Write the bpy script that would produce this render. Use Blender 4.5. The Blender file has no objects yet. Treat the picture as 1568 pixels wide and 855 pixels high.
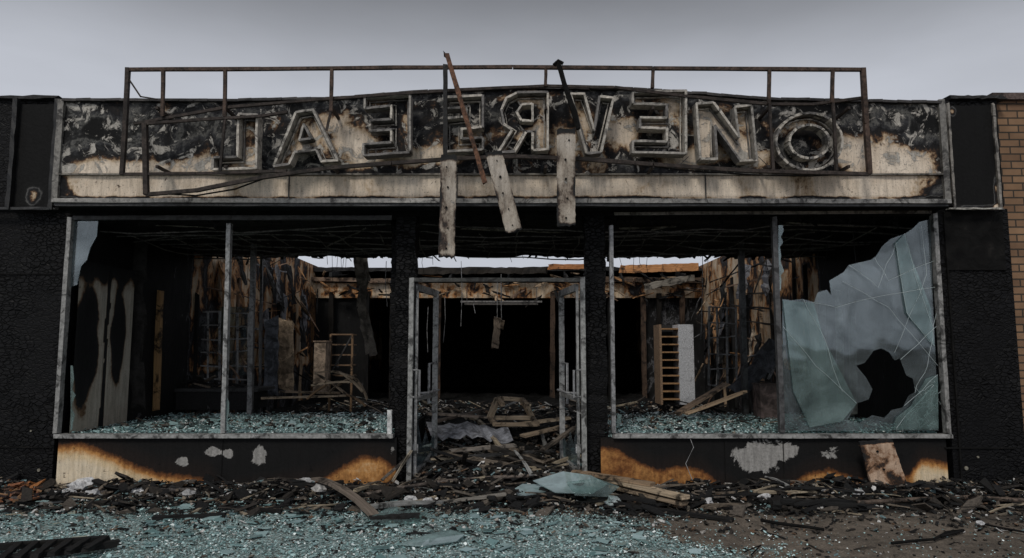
import bpy, math, random
import numpy as np
from mathutils import Vector, Matrix, noise
from mathutils.geometry import tessellate_polygon
random.seed(7)
R=random.random
def ru(a,b): return a+(b-a)*random.random()
scene=bpy.context.scene
# ---------------------------------------------------------------- camera / survey
F=1045.3; CAM=Vector((0,-8.04,1.6)); TILT=math.atan(107.5/F)
cd=bpy.data.cameras.new("camera"); cam=bpy.data.objects.new("camera",cd); scene.collection.objects.link(cam)
cam.location=CAM; cam.rotation_euler=(math.pi/2+TILT,0,0); cd.lens=24; cd.sensor_width=36; cd.clip_end=2000; cd.clip_start=0.05
scene.camera=cam
ct,st=math.cos(TILT),math.sin(TILT)
def ray(u,v):
    a=u-784; b=427.5-v
    return Vector((a, F*ct-b*st, F*st+b*ct))
def P(u,v,Y=0.0):
    d=ray(u,v); t=(Y-CAM.y)/d.y; return CAM+d*t
def G(u,v,z=0.0):
    d=ray(u,v); t=(z-CAM.z)/d.z; return CAM+d*t
def Z(v,Y=0.0): return P(784,v,Y).z
def X(u,v,Y=0.0): return P(u,v,Y).x
# ---------------------------------------------------------------- node helpers
class NT:
    def __init__(s,name):
        s.m=bpy.data.materials.new(name); s.m.use_nodes=True; s.t=s.m.node_tree; s.t.nodes.clear()
        s.out=s.n('ShaderNodeOutputMaterial')
    def n(s,ty,**k):
        nd=s.t.nodes.new(ty)
        for a,b in k.items(): setattr(nd,a,b)
        return nd
    def l(s,a,b): s.t.links.new(a,b)
    def set(s,inp,val):
        if isinstance(val,bpy.types.NodeSocket): s.l(val,inp)
        else: inp.default_value=val
    def coord(s,kind='Object',scale=(1,1,1)):
        tc=s.n('ShaderNodeTexCoord'); mp=s.n('ShaderNodeMapping'); mp.inputs['Scale'].default_value=scale
        s.l(tc.outputs[kind],mp.inputs['Vector']); return mp.outputs[0]
    def noise(s,co,scale,detail=6,rough=0.55,dist=0.0):
        nd=s.n('ShaderNodeTexNoise'); s.l(co,nd.inputs['Vector'])
        nd.inputs['Scale'].default_value=scale; nd.inputs['Detail'].default_value=detail
        nd.inputs['Roughness'].default_value=rough; nd.inputs['Distortion'].default_value=dist
        return nd.outputs[0]
    def vor(s,co,scale,feature='F1',out='Distance'):
        nd=s.n('ShaderNodeTexVoronoi',feature=feature); s.l(co,nd.inputs['Vector']); nd.inputs['Scale'].default_value=scale
        return nd.outputs[out]
    def math(s,op,a,b=0.0,c=None,clamp=False):
        nd=s.n('ShaderNodeMath',operation=op,use_clamp=clamp); s.set(nd.inputs[0],a); s.set(nd.inputs[1],b)
        if c is not None: s.set(nd.inputs[2],c)
        return nd.outputs[0]
    def ramp(s,fac,stops,interp='LINEAR'):
        nd=s.n('ShaderNodeValToRGB'); cr=nd.color_ramp; cr.interpolation=interp
        while len(cr.elements)>1: cr.elements.remove(cr.elements[-1])
        cr.elements[0].position=stops[0][0]; cr.elements[0].color=(*stops[0][1],1)
        for p,c in stops[1:]:
            e=cr.elements.new(p); e.color=(*c,1)
        s.set(nd.inputs[0],fac); return nd.outputs[0]
    def mix(s,f,a,b,mode='MIX'):
        nd=s.n('ShaderNodeMix',data_type='RGBA',blend_type=mode)
        s.set(nd.inputs[0],f)
        s.set(nd.inputs[6],a if not isinstance(a,tuple) else (*a,1)); s.set(nd.inputs[7],b if not isinstance(b,tuple) else (*b,1))
        return nd.outputs[2]
    def attr(s,name,out='Color'):
        nd=s.n('ShaderNodeAttribute'); nd.attribute_name=name; return nd.outputs[out]
    def bump(s,h,strength=0.5,dist=0.01):
        nd=s.n('ShaderNodeBump'); nd.inputs['Strength'].default_value=strength; nd.inputs['Distance'].default_value=dist
        s.l(h,nd.inputs['Height']); return nd.outputs[0]
    def princ(s,col,rough=0.7,metal=0.0,normal=None,spec=0.5):
        nd=s.n('ShaderNodeBsdfPrincipled')
        s.set(nd.inputs['Base Color'],col if not isinstance(col,tuple) else (*col,1)); s.set(nd.inputs['Roughness'],rough)
        s.set(nd.inputs['Metallic'],metal); nd.inputs['Specular IOR Level'].default_value=spec
        if normal is not None: s.l(normal,nd.inputs['Normal'])
        s.l(nd.outputs[0],s.out.inputs[0]); return nd
g3=lambda x:(x,x,x)
def mat_burn(name,stops,ashcol=(0.42,0.41,0.38),stretch=(1,1,1),amp=1.1,rough=0.8,sc=2.6):
    s=NT(name); co=s.coord('Object',stretch); burn=s.attr('burn','Fac'); ash=s.attr('ash','Fac')
    n1=s.noise(co,sc,8,0.62,0.5); n2=s.noise(co,22,5,0.6)
    v=s.math('ADD',burn,s.math('MULTIPLY',s.math('SUBTRACT',n1,0.5),amp))
    v=s.math('ADD',v,s.math('MULTIPLY',s.math('SUBTRACT',n2,0.5),0.22),clamp=True)
    col=s.ramp(v,stops)
    n3=s.noise(co,5.5,9,0.72,0.9)
    a=s.math('ADD',s.math('MULTIPLY',ash,0.55),s.math('SUBTRACT',n3,0.5))
    am=s.ramp(a,[(0.28,g3(0)),(0.31,g3(1))])
    n5=s.noise(co,34,4,0.6)
    ac=s.mix(n5,tuple(c*0.4 for c in ashcol),tuple(min(1,c*1.3) for c in ashcol))
    col=s.mix(am,col,ac)
    n4=s.noise(s.coord('Object',(9,9,1.2)),3,4,0.6)
    st_=s.ramp(n4,[(0.3,g3(0.45)),(0.6,g3(1))])
    col=s.mix(0.65,col,st_,'MULTIPLY')
    pit=s.ramp(s.noise(co,60,3,0.7),[(0.34,g3(0.3)),(0.42,g3(1))])
    col=s.mix(0.75,col,pit,'MULTIPLY')
    spot=s.ramp(s.noise(co,11,4,0.7,0.5),[(0.29,(0.08,0.05,0.04)),(0.36,g3(1))])
    col=s.mix(0.9,col,spot,'MULTIPLY')
    h=s.math('SUBTRACT',s.math('MULTIPLY',am,0.5),v)
    h=s.math('ADD',h,s.math('MULTIPLY',n2,0.6))
    s.princ(col,rough,0,s.bump(h,0.7,0.02),0.2)
    return s.m
FASC=[(0.0,(0.74,0.64,0.52)),(0.28,(0.64,0.53,0.41)),(0.38,(0.42,0.31,0.20)),(0.43,(0.12,0.065,0.035)),(0.48,(0.020,0.017,0.016)),(0.56,(0.008,0.008,0.009)),(0.64,(0.04,0.04,0.042)),(0.69,(0.11,0.108,0.10)),(0.735,(0.025,0.025,0.025)),(0.8,(0.006,)*3),(1,(0.005,)*3)]
m_fascia=mat_burn("burned_fascia_paint",FASC,amp=1.3,ashcol=(0.5,0.47,0.42),sc=2.1)
BRD=[(0.0,(0.50,0.45,0.39)),(0.28,(0.40,0.35,0.29)),(0.40,(0.24,0.20,0.16)),(0.46,(0.07,0.05,0.04)),(0.54,(0.02,)*3),(1,(0.01,)*3)]
m_board=mat_burn("peeling_board_paint",BRD,amp=0.85,stretch=(2.6,2.6,1.5))
PEACH=[(0.0,(0.56,0.42,0.31)),(0.30,(0.48,0.34,0.24)),(0.40,(0.25,0.14,0.08)),(0.46,(0.05,0.03,0.02)),(0.54,(0.02,)*3),(1,(0.01,)*3)]
m_peach=mat_burn("peeling_peach_paint",PEACH,amp=1.2,stretch=(2,2,2))
SCORCH=[(0.0,(0.68,0.58,0.43)),(0.22,(0.65,0.49,0.29)),(0.34,(0.48,0.235,0.075)),(0.44,(0.17,0.065,0.02)),(0.54,(0.014,0.009,0.007)),(1,(0.006,)*3)]
m_scorch=mat_burn("scorched_bulkhead_paint",SCORCH,amp=0.28,ashcol=(0.34,0.33,0.31))
INTER=[(0.0,(0.62,0.52,0.40)),(0.25,(0.55,0.41,0.27)),(0.35,(0.44,0.21,0.08)),(0.42,(0.10,0.05,0.03)),(0.48,(0.014,0.011,0.010)),(0.6,(0.03,0.03,0.033)),(0.66,(0.10,0.10,0.105)),(0.72,(0.012,)*3),(1,(0.006,)*3)]
m_inter=mat_burn("burned_interior_plaster",INTER,stretch=(1.3,1.3,0.8),amp=1.5,ashcol=(0.5,0.46,0.4))
m_ceil=mat_burn("burned_ceiling",[(0,(0.05,0.04,0.035)),(0.6,(0.02,0.017,0.015)),(1,(0.006,)*3)],amp=1.2)
PANEL=[(0.0,(0.42,0.39,0.33)),(0.34,(0.34,0.30,0.24)),(0.43,(0.15,0.09,0.05)),(0.5,(0.015,)*3),(1,(0.008,)*3)]
m_panel=mat_burn("soot_wall_panel",PANEL,amp=0.6)
def mat_char():
    s=NT("alligator_char"); co=s.coord('Object',(13,13,24))
    d=s.vor(co,1.0,'DISTANCE_TO_EDGE'); n=s.noise(s.coord(),1.4,6,0.6)
    n2=s.noise(s.coord(),35,4,0.6)
    e=s.ramp(d,[(0.0,g3(0)),(0.12,g3(1))])
    base=s.ramp(n,[(0.35,(0.003,0.003,0.0035)),(0.60,(0.0065,0.0065,0.007)),(0.72,(0.016,0.0155,0.0155))])
    col=s.mix(e,(0.001,0.001,0.001),base)
    msk=s.ramp(n,[(0.44,g3(0.2)),(0.54,g3(1))])
    h=s.math('ADD',s.math('MULTIPLY',s.math('MULTIPLY',e,msk),1.0),s.math('MULTIPLY',n2,0.3))
    r=s.ramp(n2,[(0.3,g3(0.42)),(0.7,g3(0.8))])
    s.princ(col,r,0,s.bump(h,1.0,0.016),0.15); return s.m
m_char=mat_char()
def mat_soot():
    s=NT("soot_black"); n=s.noise(s.coord(),6,6,0.65,0.5)
    col=s.ramp(n,[(0.35,(0.003,)*3),(0.6,(0.008,0.0078,0.0075)),(0.72,(0.022,0.02,0.018))])
    s.princ(col,0.85,0,s.bump(n,0.8,0.03),0.12); return s.m
m_soot=mat_soot()
def mat_tint(name,rough=0.7,metal=0.0,lo=0.45,hi=1.25,scale=14,bump=0.5,spec=0.3,dirt=0.5,grain=False,soot=0.5,sscale=4.5):
    s=NT(name); c=s.attr('Col')
    if grain:
        co=s.coord('UV',(2.5,70,1)); n=s.noise(co,1.0,6,0.6,0.4)
    else: n=s.noise(s.coord(),scale,6,0.65)
    m=s.ramp(n,[(0.3,g3(lo)),(0.7,g3(hi))])
    col=s.mix(1.0,c,m,'MULTIPLY')
    n2=s.noise(s.coord(),sscale,7,0.7,0.8)
    dm=s.ramp(n2,[(soot-0.03,g3(0)),(soot+0.07,g3(dirt))])
    col=s.mix(dm,col,(0.010,0.009,0.008))
    s.princ(col,rough,metal,s.bump(s.math('ADD',n,n2),bump,0.008),spec); return s.m
m_metal=mat_tint("sooty_aluminium",0.5,0.3,0.45,1.25,25,0.3,0.45,0.85,soot=0.54,sscale=6)
m_rim=mat_tint("letter_channel_metal",0.6,0.1,0.4,1.3,22,0.4,0.4,0.85,soot=0.56,sscale=6)
m_rust=mat_tint("rusted_steel",0.75,0.2,0.3,1.5,30,0.6,0.3,0.7,soot=0.52)
m_wood=mat_tint("charred_timber",0.8,0,0.45,1.3,14,0.6,0.2,0.9,grain=True,soot=0.53)
m_debris=mat_tint("debris_mix",0.8,0,0.4,1.3,40,0.5,0.2,0.5,soot=0.58)
m_cloth=mat_tint("scorched_sheet",0.85,0,0.4,1.3,9,0.6,0.2,0.6)
def mat_crumb():
    s=NT("tempered_glass_crumbs"); c=s.attr('Col')
    s.princ(c,0.12,0,None,0.9); return s.m
m_crumb=mat_crumb()
def mat_glass(name,film,refl,tint,dens):
    s=NT(name)
    tr=s.n('ShaderNodeBsdfTransparent'); tr.inputs[0].default_value=(*tint,1)
    gl=s.n('ShaderNodeBsdfGlossy'); gl.inputs[0].default_value=(0.9,0.95,0.97,1); gl.inputs['Roughness'].default_value=0.05
    df=s.n('ShaderNodeBsdfDiffuse')
    n=s.noise(s.coord(),2.2,7,0.65,0.7)
    dc=s.ramp(n,[(0.35,tuple(f*0.45 for f in film)),(0.65,film)]); s.l(dc,df.inputs[0])
    bn=s.bump(s.noise(s.coord(),1.5,2),0.15,0.05); s.l(bn,gl.inputs['Normal'])
    m1=s.n('ShaderNodeMixShader'); m1.inputs[0].default_value=refl; s.l(df.outputs[0],m1.inputs[1]); s.l(gl.outputs[0],m1.inputs[2])
    m2=s.n('ShaderNodeMixShader')
    ff=s.ramp(n,[(0.3,g3(dens-0.14)),(0.7,g3(dens+0.14))]); s.l(ff,m2.inputs[0]); s.l(tr.outputs[0],m2.inputs[1]); s.l(m1.outputs[0],m2.inputs[2])
    s.l(m2.outputs[0],s.out.inputs[0]); return s.m
m_pane=mat_glass("reflection_tinted_dusty_glass",(0.15,0.18,0.195),0.24,(0.85,0.93,0.93),0.33)  # dusty film colour also stands in for the blue-grey street reflection
m_craze=mat_glass("crazed_window_glass",(0.24,0.32,0.32),0.2,(0.75,0.88,0.86),0.38)
m_sheet=mat_glass("fallen_plate_glass",(0.31,0.42,0.42),0.25,(0.6,0.8,0.78),0.8)
# ---------------------------------------------------------------- mesh builder
class M:
    def __init__(s): s.v=[];s.f=[];s.c=[];s.uv=[]
    def face(s,idx,col,uv=None):
        s.f.append(idx); s.c.append(col); s.uv.append(uv or [(s.v[i][0],s.v[i][2]) for i in idx])
    def beam(s,p1,p2,w,h,col=(0.5,)*3,up=(0,0,1),seg=1,jit=0.0,bend=0.0,taper=1.0,benddir=None):
        p1=Vector(p1);p2=Vector(p2);a=p2-p1;L=a.length;a.normalize();up=Vector(up)
        if abs(a.dot(up))>0.95: up=Vector((0,1,0))
        sd=a.cross(up).normalized(); up=sd.cross(a).normalized()
        bd=Vector(benddir) if benddir else up
        b0=len(s.v); off=R()*10
        for i in range(seg+1):
            t=i/seg; c=p1+a*(L*t)+bd*(bend*4*t*(1-t))
            k=1+(taper-1)*t
            for (x,y) in ((-.5,-.5),(.5,-.5),(.5,.5),(-.5,.5)):
                j=Vector((ru(-jit,jit),ru(-jit,jit),ru(-jit,jit)))
                if i in (0,seg) and jit>0: j+=a*ru(-jit,jit)*4
                s.v.append(tuple(c+sd*(x*w*k)+up*(y*h*k)+j))
        cr=[0,w,w+h,2*w+h,2*w+2*h]
        for i in range(seg):
            for q in range(4):
                a0=b0+i*4+q; a1=b0+i*4+(q+1)%4
                u0=off+L*i/seg; u1=off+L*(i+1)/seg
                s.face((a0,a1,a1+4,a0+4),col,[(u0,cr[q]),(u0,cr[q+1]),(u1,cr[q+1]),(u1,cr[q])])
        s.face((b0+3,b0+2,b0+1,b0),col); e=b0+seg*4; s.face((e,e+1,e+2,e+3),col)
    def box(s,x0,x1,y0,y1,z0,z1,col=(0.5,)*3):
        b=len(s.v)
        for z in (z0,z1):
            for (x,y) in ((x0,y0),(x1,y0),(x1,y1),(x0,y1)): s.v.append((x,y,z))
        for f in ((3,2,1,0),(4,5,6,7),(0,1,5,4),(1,2,6,5),(2,3,7,6),(3,0,4,7)): s.face(tuple(b+i for i in f),col)
    def tube(s,pts,r,n=6,col=(0.5,)*3,jit=0):
        b=len(s.v); pts=[Vector(p) for p in pts]
        for i,p in enumerate(pts):
            a=(pts[min(i+1,len(pts)-1)]-pts[max(i-1,0)]).normalized()
            q=Vector((0,0,1)) if abs(a.z)<0.9 else Vector((1,0,0))
            x=a.cross(q).normalized(); y=a.cross(x)
            for k in range(n):
                t=2*math.pi*k/n; rr=r*(1+ru(-jit,jit)); s.v.append(tuple(p+x*math.cos(t)*rr+y*math.sin(t)*rr))
        for i in range(len(pts)-1):
            for k in range(n):
                a0=b+i*n+k;a1=b+i*n+(k+1)%n; s.face((a0,a1,a1+n,a0+n),col)
        s.face(tuple(b+k for k in range(n))[::-1],col); e=b+(len(pts)-1)*n; s.face(tuple(e+k for k in range(n)),col)
    def slab(s,outer,holes,dvec,col):
        dvec=Vector(dvec); loops=[[Vector(p) for p in outer]]+[[Vector(p) for p in h] for h in holes]
        tris=tessellate_polygon(loops); flat=[p for l in loops for p in l]
        b=len(s.v); n=len(flat)
        for p in flat: s.v.append(tuple(p))
        for p in flat: s.v.append(tuple(p+dvec))
        for t in tris:
            s.face(tuple(b+i for i in t),col); s.face(tuple(b+n+i for i in reversed(t)),col)
        o=0
        for l in loops:
            for i in range(len(l)):
                a0=b+o+i;a1=b+o+(i+1)%len(l); s.face((a0,a1,a1+n,a0+n),col)
            o+=len(l)
    def chip(s,c,r,col,tilt=0.3,thick=0.0,asp=1.0,n=None):
        n=n or random.choice((3,4,4,5)); c=Vector(c)
        nr=Vector((ru(-tilt,tilt),ru(-tilt,tilt),1)).normalized()
        th=R()*6.28; x=nr.cross(Vector((math.cos(th),math.sin(th),0.01))).normalized(); y=nr.cross(x)
        b=len(s.v); a0=R()*6.28; pts=[]
        for k in range(n):
            a=a0+6.283*k/n+ru(-.3,.3); rr=r*ru(0.6,1.2); pts.append(c+x*math.cos(a)*rr*asp+y*math.sin(a)*rr/asp)
        for p in pts: s.v.append(tuple(p))
        if thick<=0: s.face(tuple(range(b,b+n)),col)
        else:
            for p in pts: s.v.append(tuple(p+nr*thick))
            s.face(tuple(range(b+n,b+2*n)),col)
            for k in range(n): s.face((b+k,b+(k+1)%n,b+n+(k+1)%n,b+n+k),col)
    def build(s,name,mat,parent=None,smooth=False):
        me=bpy.data.meshes.new(name); me.from_pydata(s.v,[],s.f); me.materials.append(mat)
        ca=me.color_attributes.new('Col','FLOAT_COLOR','CORNER')
        lens=[len(f) for f in s.f]
        cols=np.repeat(np.array([(*c,1.0) for c in s.c],dtype=np.float32),lens,axis=0)
        ca.data.foreach_set('color',cols.ravel())
        ul=me.uv_layers.new(name='UVMap'); ul.data.foreach_set('uv',np.array([q for u in s.uv for q in u],dtype=np.float32).ravel())
        if smooth: me.polygons.foreach_set('use_smooth',[True]*len(s.f))
        me.update(); o=bpy.data.objects.new(name,me); scene.collection.objects.link(o)
        if parent: o.parent=parent
        return o
def empty(name,loc=(0,0,0)):
    o=bpy.data.objects.new(name,None); scene.collection.objects.link(o); o.empty_display_size=0.3; return o
def lerpf(x,pts):
    xs=[p[0] for p in pts]; ys=[p[1] for p in pts]; return float(np.interp(x,xs,ys))
def grid_sheet(name,org,ux,uz,nu,nv,mat,burn,ash=None,parent=None,zfun=None):
    org=Vector(org);ux=Vector(ux);uz=Vector(uz); vs=[];bs=[];as_=[]
    for j in range(nv+1):
        for i in range(nu+1):
            p=org+ux*(i/nu)+uz*(j/nv)
            if zfun: p=zfun(p,i/nu,j/nv)
            vs.append(tuple(p)); bs.append(burn(p)); as_.append(ash(p) if ash else 0.0)
    fs=[(j*(nu+1)+i,j*(nu+1)+i+1,(j+1)*(nu+1)+i+1,(j+1)*(nu+1)+i) for j in range(nv) for i in range(nu)]
    me=bpy.data.meshes.new(name); me.from_pydata(vs,[],fs); me.materials.append(mat)
    for nm,arr in (('burn',bs),('ash',as_)):
        a=me.attributes.new(nm,'FLOAT','POINT'); a.data.foreach_set('value',np.array(arr,dtype=np.float32))
    me.update(); o=bpy.data.objects.new(name,me); scene.collection.objects.link(o)
    if parent: o.parent=parent
    return o
def blobs(lst,Y,key='xz'):
    out=[]
    for (u,v,a,b,w) in lst:
        p=P(u,v,Y); k=F/(Y-CAM.y); out.append((p.x,p.z,a/k,b/k,w))
    def f(p):
        t=0
        for (x,z,a,b,w) in out:
            q=((p[0]-x)/a)**2+((p[2]-z)/b)**2
            if q<9: t+=w*math.exp(-q)
        return t
    return f
# ================================================================= SHOP BUILDING
shop=empty("burned_shop_building")
YF=-0.35
zfb=Z(306,YF); zft=Z(157,YF); xl=X(93,230,YF); xr=X(1443,230,YF)
def ftop(x):
    u=784+x*F/7.9
    return lerpf(u,[(90,156),(350,157),(510,154),(640,144),(800,137),(960,139),(1080,147),(1180,155),(1450,160)])
cream=blobs([(155,275,60,30,-0.7),(230,262,60,14,-.35),(545,225,34,34,-.5),(500,185,28,22,-.3),(650,240,60,16,-.4),(720,215,30,20,-.3),(860,225,34,28,-.3),(940,205,30,30,-.45),(1030,180,28,20,-.3),(1060,240,50,14,-.4),
 (1300,225,50,28,-.5),(1385,255,55,30,-.7),(1160,240,40,18,-.35),(1110,170,20,12,-.3),(330,255,60,12,-.4),(420,190,24,18,-.3),(790,150,40,8,-.2),(1230,165,50,10,.25),(150,195,70,25,.2),(1400,185,40,20,.15),(290,200,60,25,.12),(740,180,40,20,.15)],YF)
edge_l=lambda p: max(0,(p[0]-(xr-0.4))*0.9)+max(0,((xl+0.12)-p[0])*3)
zband=Z(268,YF)
def fb(p):
    b=0.61+cream(p)
    if p[2]<zband: b=0.17+0.15*noise.noise(Vector((p[0]*1.3,0,5)))+max(0,(abs(p[0])-4.4))*0.35+ (0.3 if p[2]<zfb+0.03 else 0)
    return b+edge_l(p)*0.4
def fa(p): return 0.42 if p[2]>zband else 0.18
def fz(p,i,j):
    zt=Z(ftop(p.x),YF); return Vector((p.x, YF+0.006*math.sin(p.x*9+p.z*7), zfb+(zt-zfb)*j))
grid_sheet("sign_fascia",(xl,YF,zfb),(xr-xl,0,0),(0,0,1),340,44,m_fascia,fb,fa,shop,fz)
b=M()
for seg in range(40):
    x0=xl+(xr-xl)*seg/40; x1=xl+(xr-xl)*(seg+1)/40
    b.beam((x0,YF-0.02,zband),(x1,YF-0.02,zband),0.035,0.018,(0.2,0.18,0.15))
b.beam((xl-0.03,YF-0.02,zfb-0.02),(xr+0.03,YF-0.02,zfb-0.03),0.09,0.05,(0.28,0.27,0.25),seg=30,jit=0.003)
b.beam((xl,YF-0.01,zfb-0.065),(xr,YF-0.01,zfb-0.07),0.06,0.03,(0.05,0.05,0.05),seg=30,jit=0.003)
for (u,w) in ((91,0.05),(1444,0.06)):
    b.beam((X(u,230,YF),YF-0.01,zfb-0.03),(X(u,230,YF),YF-0.01,zft+0.02),0.07,w,(0.20,0.19,0.17),seg=10,jit=0.003)
for u in (443,700,1080):
    b.beam((X(u,280,YF),YF-0.008,zfb),(X(u,280,YF),YF-0.008,zband),0.012,0.012,(0.04,0.04,0.04))
n=60
for k in range(n):
    xa=xl+(xr-xl)*k/n; xb=xl+(xr-xl)*(k+1)/n
    b.beam((xa,YF+0.02,Z(ftop(xa),YF)+0.012),(xb,YF+0.02,Z(ftop(xb),YF)+0.012+ru(-.006,.006)),0.14,0.03,(0.05,0.045,0.042),jit=0.002)
b.build("fascia_trim",m_metal,shop)
b=M()
for k in range(30):
    xa=xl+(xr-xl)*k/30; xb=xl+(xr-xl)*(k+1)/30
    b.box(xa,xb,YF+0.02,0.25,zfb-0.04,min(Z(ftop(xa),YF),Z(ftop(xb),YF))-0.01)
b.build("fascia_core",m_soot,shop)
zp=Z(155,0); 
b=M()
xL=X(95,500,0)
b.box(-11,xL-0.0,0,0.35,0,Z(322,0))
b.build("charred_pier_left",m_char,shop)
b=M(); b.box(X(1446,500,0),X(1556,500,0),0,0.35,0,Z(320,0)); b.build("charred_pier_right",m_char,shop)
b=M(); b.box(-11,xL+0.2,-0.05,0.35,Z(320,0),zp); b.box(X(1440,250,0),X(1528,250,0),-0.05,0.35,Z(318,0),zp)
b.build("upper_wall",m_char,shop)
pl=lambda lst,Y,base:(lambda f:(lambda p:base+f(p)))(blobs(lst,Y))
grid_sheet("upper_panel_left",(X(24,250,-.1),-0.1,Z(318,-.1)),(X(80,250,-.1)-X(24,250,-.1),0,0),(0,0,Z(160,-.1)-Z(318,-.1)),60,60,m_fascia,pl([(52,300,16,20,-.9),(80,170,10,14,-.3)],-.1,1.25),lambda p:-0.3,shop)
grid_sheet("upper_panel_right",(X(1457,250,-.1),-0.1,Z(318,-.1)),(X(1526,250,-.1)-X(1457,250,-.1),0,0),(0,0,Z(162,-.1)-Z(318,-.1)),40,60,m_fascia,pl([(1458,170,8,10,-.8),(1525,200,5,60,-.8),(1525,290,5,40,-.7),(1500,317,50,4,-.8)],-.1,1.2),lambda p:-0.2,shop)
b=M()
for xx in (X(84,250,-.12),X(20,250,-.12)): b.beam((xx,-0.13,Z(320,-.1)),(xx,-0.13,Z(155,-.1)),0.05,0.06,(0.015,)*3,seg=12,jit=0.006)
for xx in (X(1457,250,-.12),X(1527,250,-.12)): b.beam((xx,-0.12,Z(320,-.1)),(xx,-0.12,Z(160,-.1)),0.03,0.03,(0.26,0.24,0.21),seg=14,jit=0.004)
b.beam((X(1450,320,-.12),-0.12,Z(320,-.12)),(X(1534,320,-.12),-0.12,Z(320,-.12)),0.05,0.02,(0.45,0.43,0.38),seg=8,jit=0.004)
b.beam((-8,-0.12,Z(320,-.12)),(X(86,320,-.12),-0.12,Z(320,-.12)),0.05,0.03,(0.03,)*3,seg=18,jit=0.006)
b.build("panel_trim",m_metal,shop)
b=M()
b.beam((-11,0.1,zp+0.015),(X(95,150,0),0.1,zp+0.015),0.40,0.04,(0.03,)*3,seg=40,jit=0.010)
b.beam((X(1446,150,0),0.1,zp+0.015),(X(1530,150,0),0.1,zp+0.015),0.40,0.04,(0.03,)*3,seg=12,jit=0.008)
b.beam((xl-.2,0.3,zft+0.03),(xr,0.3,zft+0.03),0.3,0.08,(0.03,)*3,seg=60,jit=0.012)
b.build("parapet_coping",m_rust,shop)
b=M()
for v in (420,685): b.box(-10.9,xL-0.01,-0.012,0,Z(v,0)-0.006,Z(v,0)+0.006,(0.01,)*3)
b.beam((X(1456,500,0),-0.01,0.02),(X(1456,500,0),-0.01,Z(325,0)),0.02,0.02,(0.03,)*3,seg=10,jit=.003)
b.box(X(1450,400,-.02),X(1540,400,-.02),-0.02,0,Z(414,0),Z(325,0),(0.018,)*3)
b.box(X(1448,684,-.02),X(1556,684,-.02),-0.02,0,Z(686,0)-.008,Z(686,0)+.008,(0.018,)*3)
b.build("pier_panels",m_soot,shop)
b=M()
for (u,v,r) in ((1479,717,.022),(1497,700,.012),(60,720,.018),(48,660,.01)): 
    p=P(u,v,0); b.tube([(p.x,-.012,p.z),(p.x,.01,p.z)],r,10,(.3,.28,.22))
b.build("wall_bolts",m_metal,shop)
zs=Z(668,0); PD=2.6
xLb0,xLb1=X(88,700,0),X(607,700,0); xRb0,xRb1=X(920,700,0),X(1450,700,0)
b=M(); b.box(xLb0,xLb1,0.01,PD,0,zs-0.02); b.box(xRb0,xRb1,0.01,PD,0,zs-0.02); b.build("display_platforms",m_soot,shop)
def scorchL(p):
    u=784+p[0]*F/8.0; v=535+(1.6-p[2])*F/8.0
    vb=lerpf(u,[(88,684),(130,682),(165,692),(200,706),(250,724),(330,732),(352,762),(400,752),(450,745),(500,734),(530,716),(560,702),(585,704),(607,716)])
    k=(vb-v)/26.0
    inn=lerpf(u,[(88,0.0),(320,0.05),(365,0.40),(500,0.40),(560,.34),(607,0.38)])
    e=0.25 if v>738 and 200<u<330 else 0
    return min(1,max(inn,0.40+k*0.45))+e*0.4
def scorchR(p):
    u=784+p[0]*F/8.0; v=535+(1.6-p[2])*F/8.0
    vb=lerpf(u,[(920,684),(945,688),(975,706),(1005,718),(1030,712),(1070,718),(1095,738),(1130,756),(1190,742),(1225,722),(1260,716),(1320,735),(1380,724),(1400,700),(1450,708)])
    inn=lerpf(u,[(920,.40),(1200,.42),(1240,.33),(1280,.32),(1380,.38),(1400,0.06),(1450,0.06)])
    return min(1,max(inn,0.46+(vb-v)/22*0.45))
ashL=blobs([(325,692,12,8,1.4),(350,695,10,8,1.3),(397,697,16,18,1.05),(280,708,14,10,1.0),(600,690,6,10,.8)],0)
ashR=blobs([(1160,700,45,28,1.25),(1210,690,16,15,.8),(1275,695,24,14,.75),(1030,690,20,4,.4)],0)
grid_sheet("bulkhead_left",(xLb0,0.0,0),(xLb1-xLb0,0,0),(0,0,zs-0.02),200,36,m_scorch,scorchL,lambda p:ashL(p)-0.12,shop)
grid_sheet("bulkhead_right",(xRb0,0.0,0),(xRb1-xRb0,0,0),(0,0,zs-0.02),200,36,m_scorch,scorchR,lambda p:ashR(p)-0.12,shop)
b=M()
for u in (340,1110,1200): b.box(X(u,700,-.006)-.004,X(u,700,-.006)+.004,-0.006,0,0.02,zs-0.03,(0.02,)*3)
b.build("bulkhead_joints",m_soot,shop)
AL=(0.29,0.285,0.27); b=M()
zh=Z(334,0)
xwl0,xwl1=X(97,500,0),X(603,500,0); xwr0,xwr1=X(940,500,0),X(1440,500,0)
for (xa,xb_) in ((xwl0,X(603,668,0)),(X(938,668,0),xwr1+.04)):
    b.beam((xa,0.005,zs+.003),(xb_,0.005,zs+.003),0.11,0.045,(0.34,0.335,0.32),seg=20,jit=.002)
b.beam((xwl0+.01,0,zs+.03),(xwl0+.01,0,zh),0.05,0.08,AL,seg=8,jit=.002)
b.beam((xwr1,0,zs+.035),(xwr1,0,zh+.05),0.05,0.08,AL,seg=8,jit=.002)
b.beam((xwl0+.04,0,zh),(X(600,334,0),0,zh),0.05,0.05,(0.05,)*3,seg=10,jit=.003)
b.beam((X(940,330,0),0,zh+.05),(xwr1-.03,0,zh+.07),0.05,0.035,(0.30,0.28,0.25),seg=10,jit=.003)
b.beam((X(341,660,0),0.03,zs+.03),(X(350,345,0),0.03,Z(342,0)),0.05,0.07,(0.32,0.32,0.31),seg=8,jit=.002)
b.beam((X(940,660,0),0.03,zs+.03),(X(936,345,0),0.03,Z(345,0)),0.045,0.07,(0.27,)*3,seg=8,jit=.002)
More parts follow.
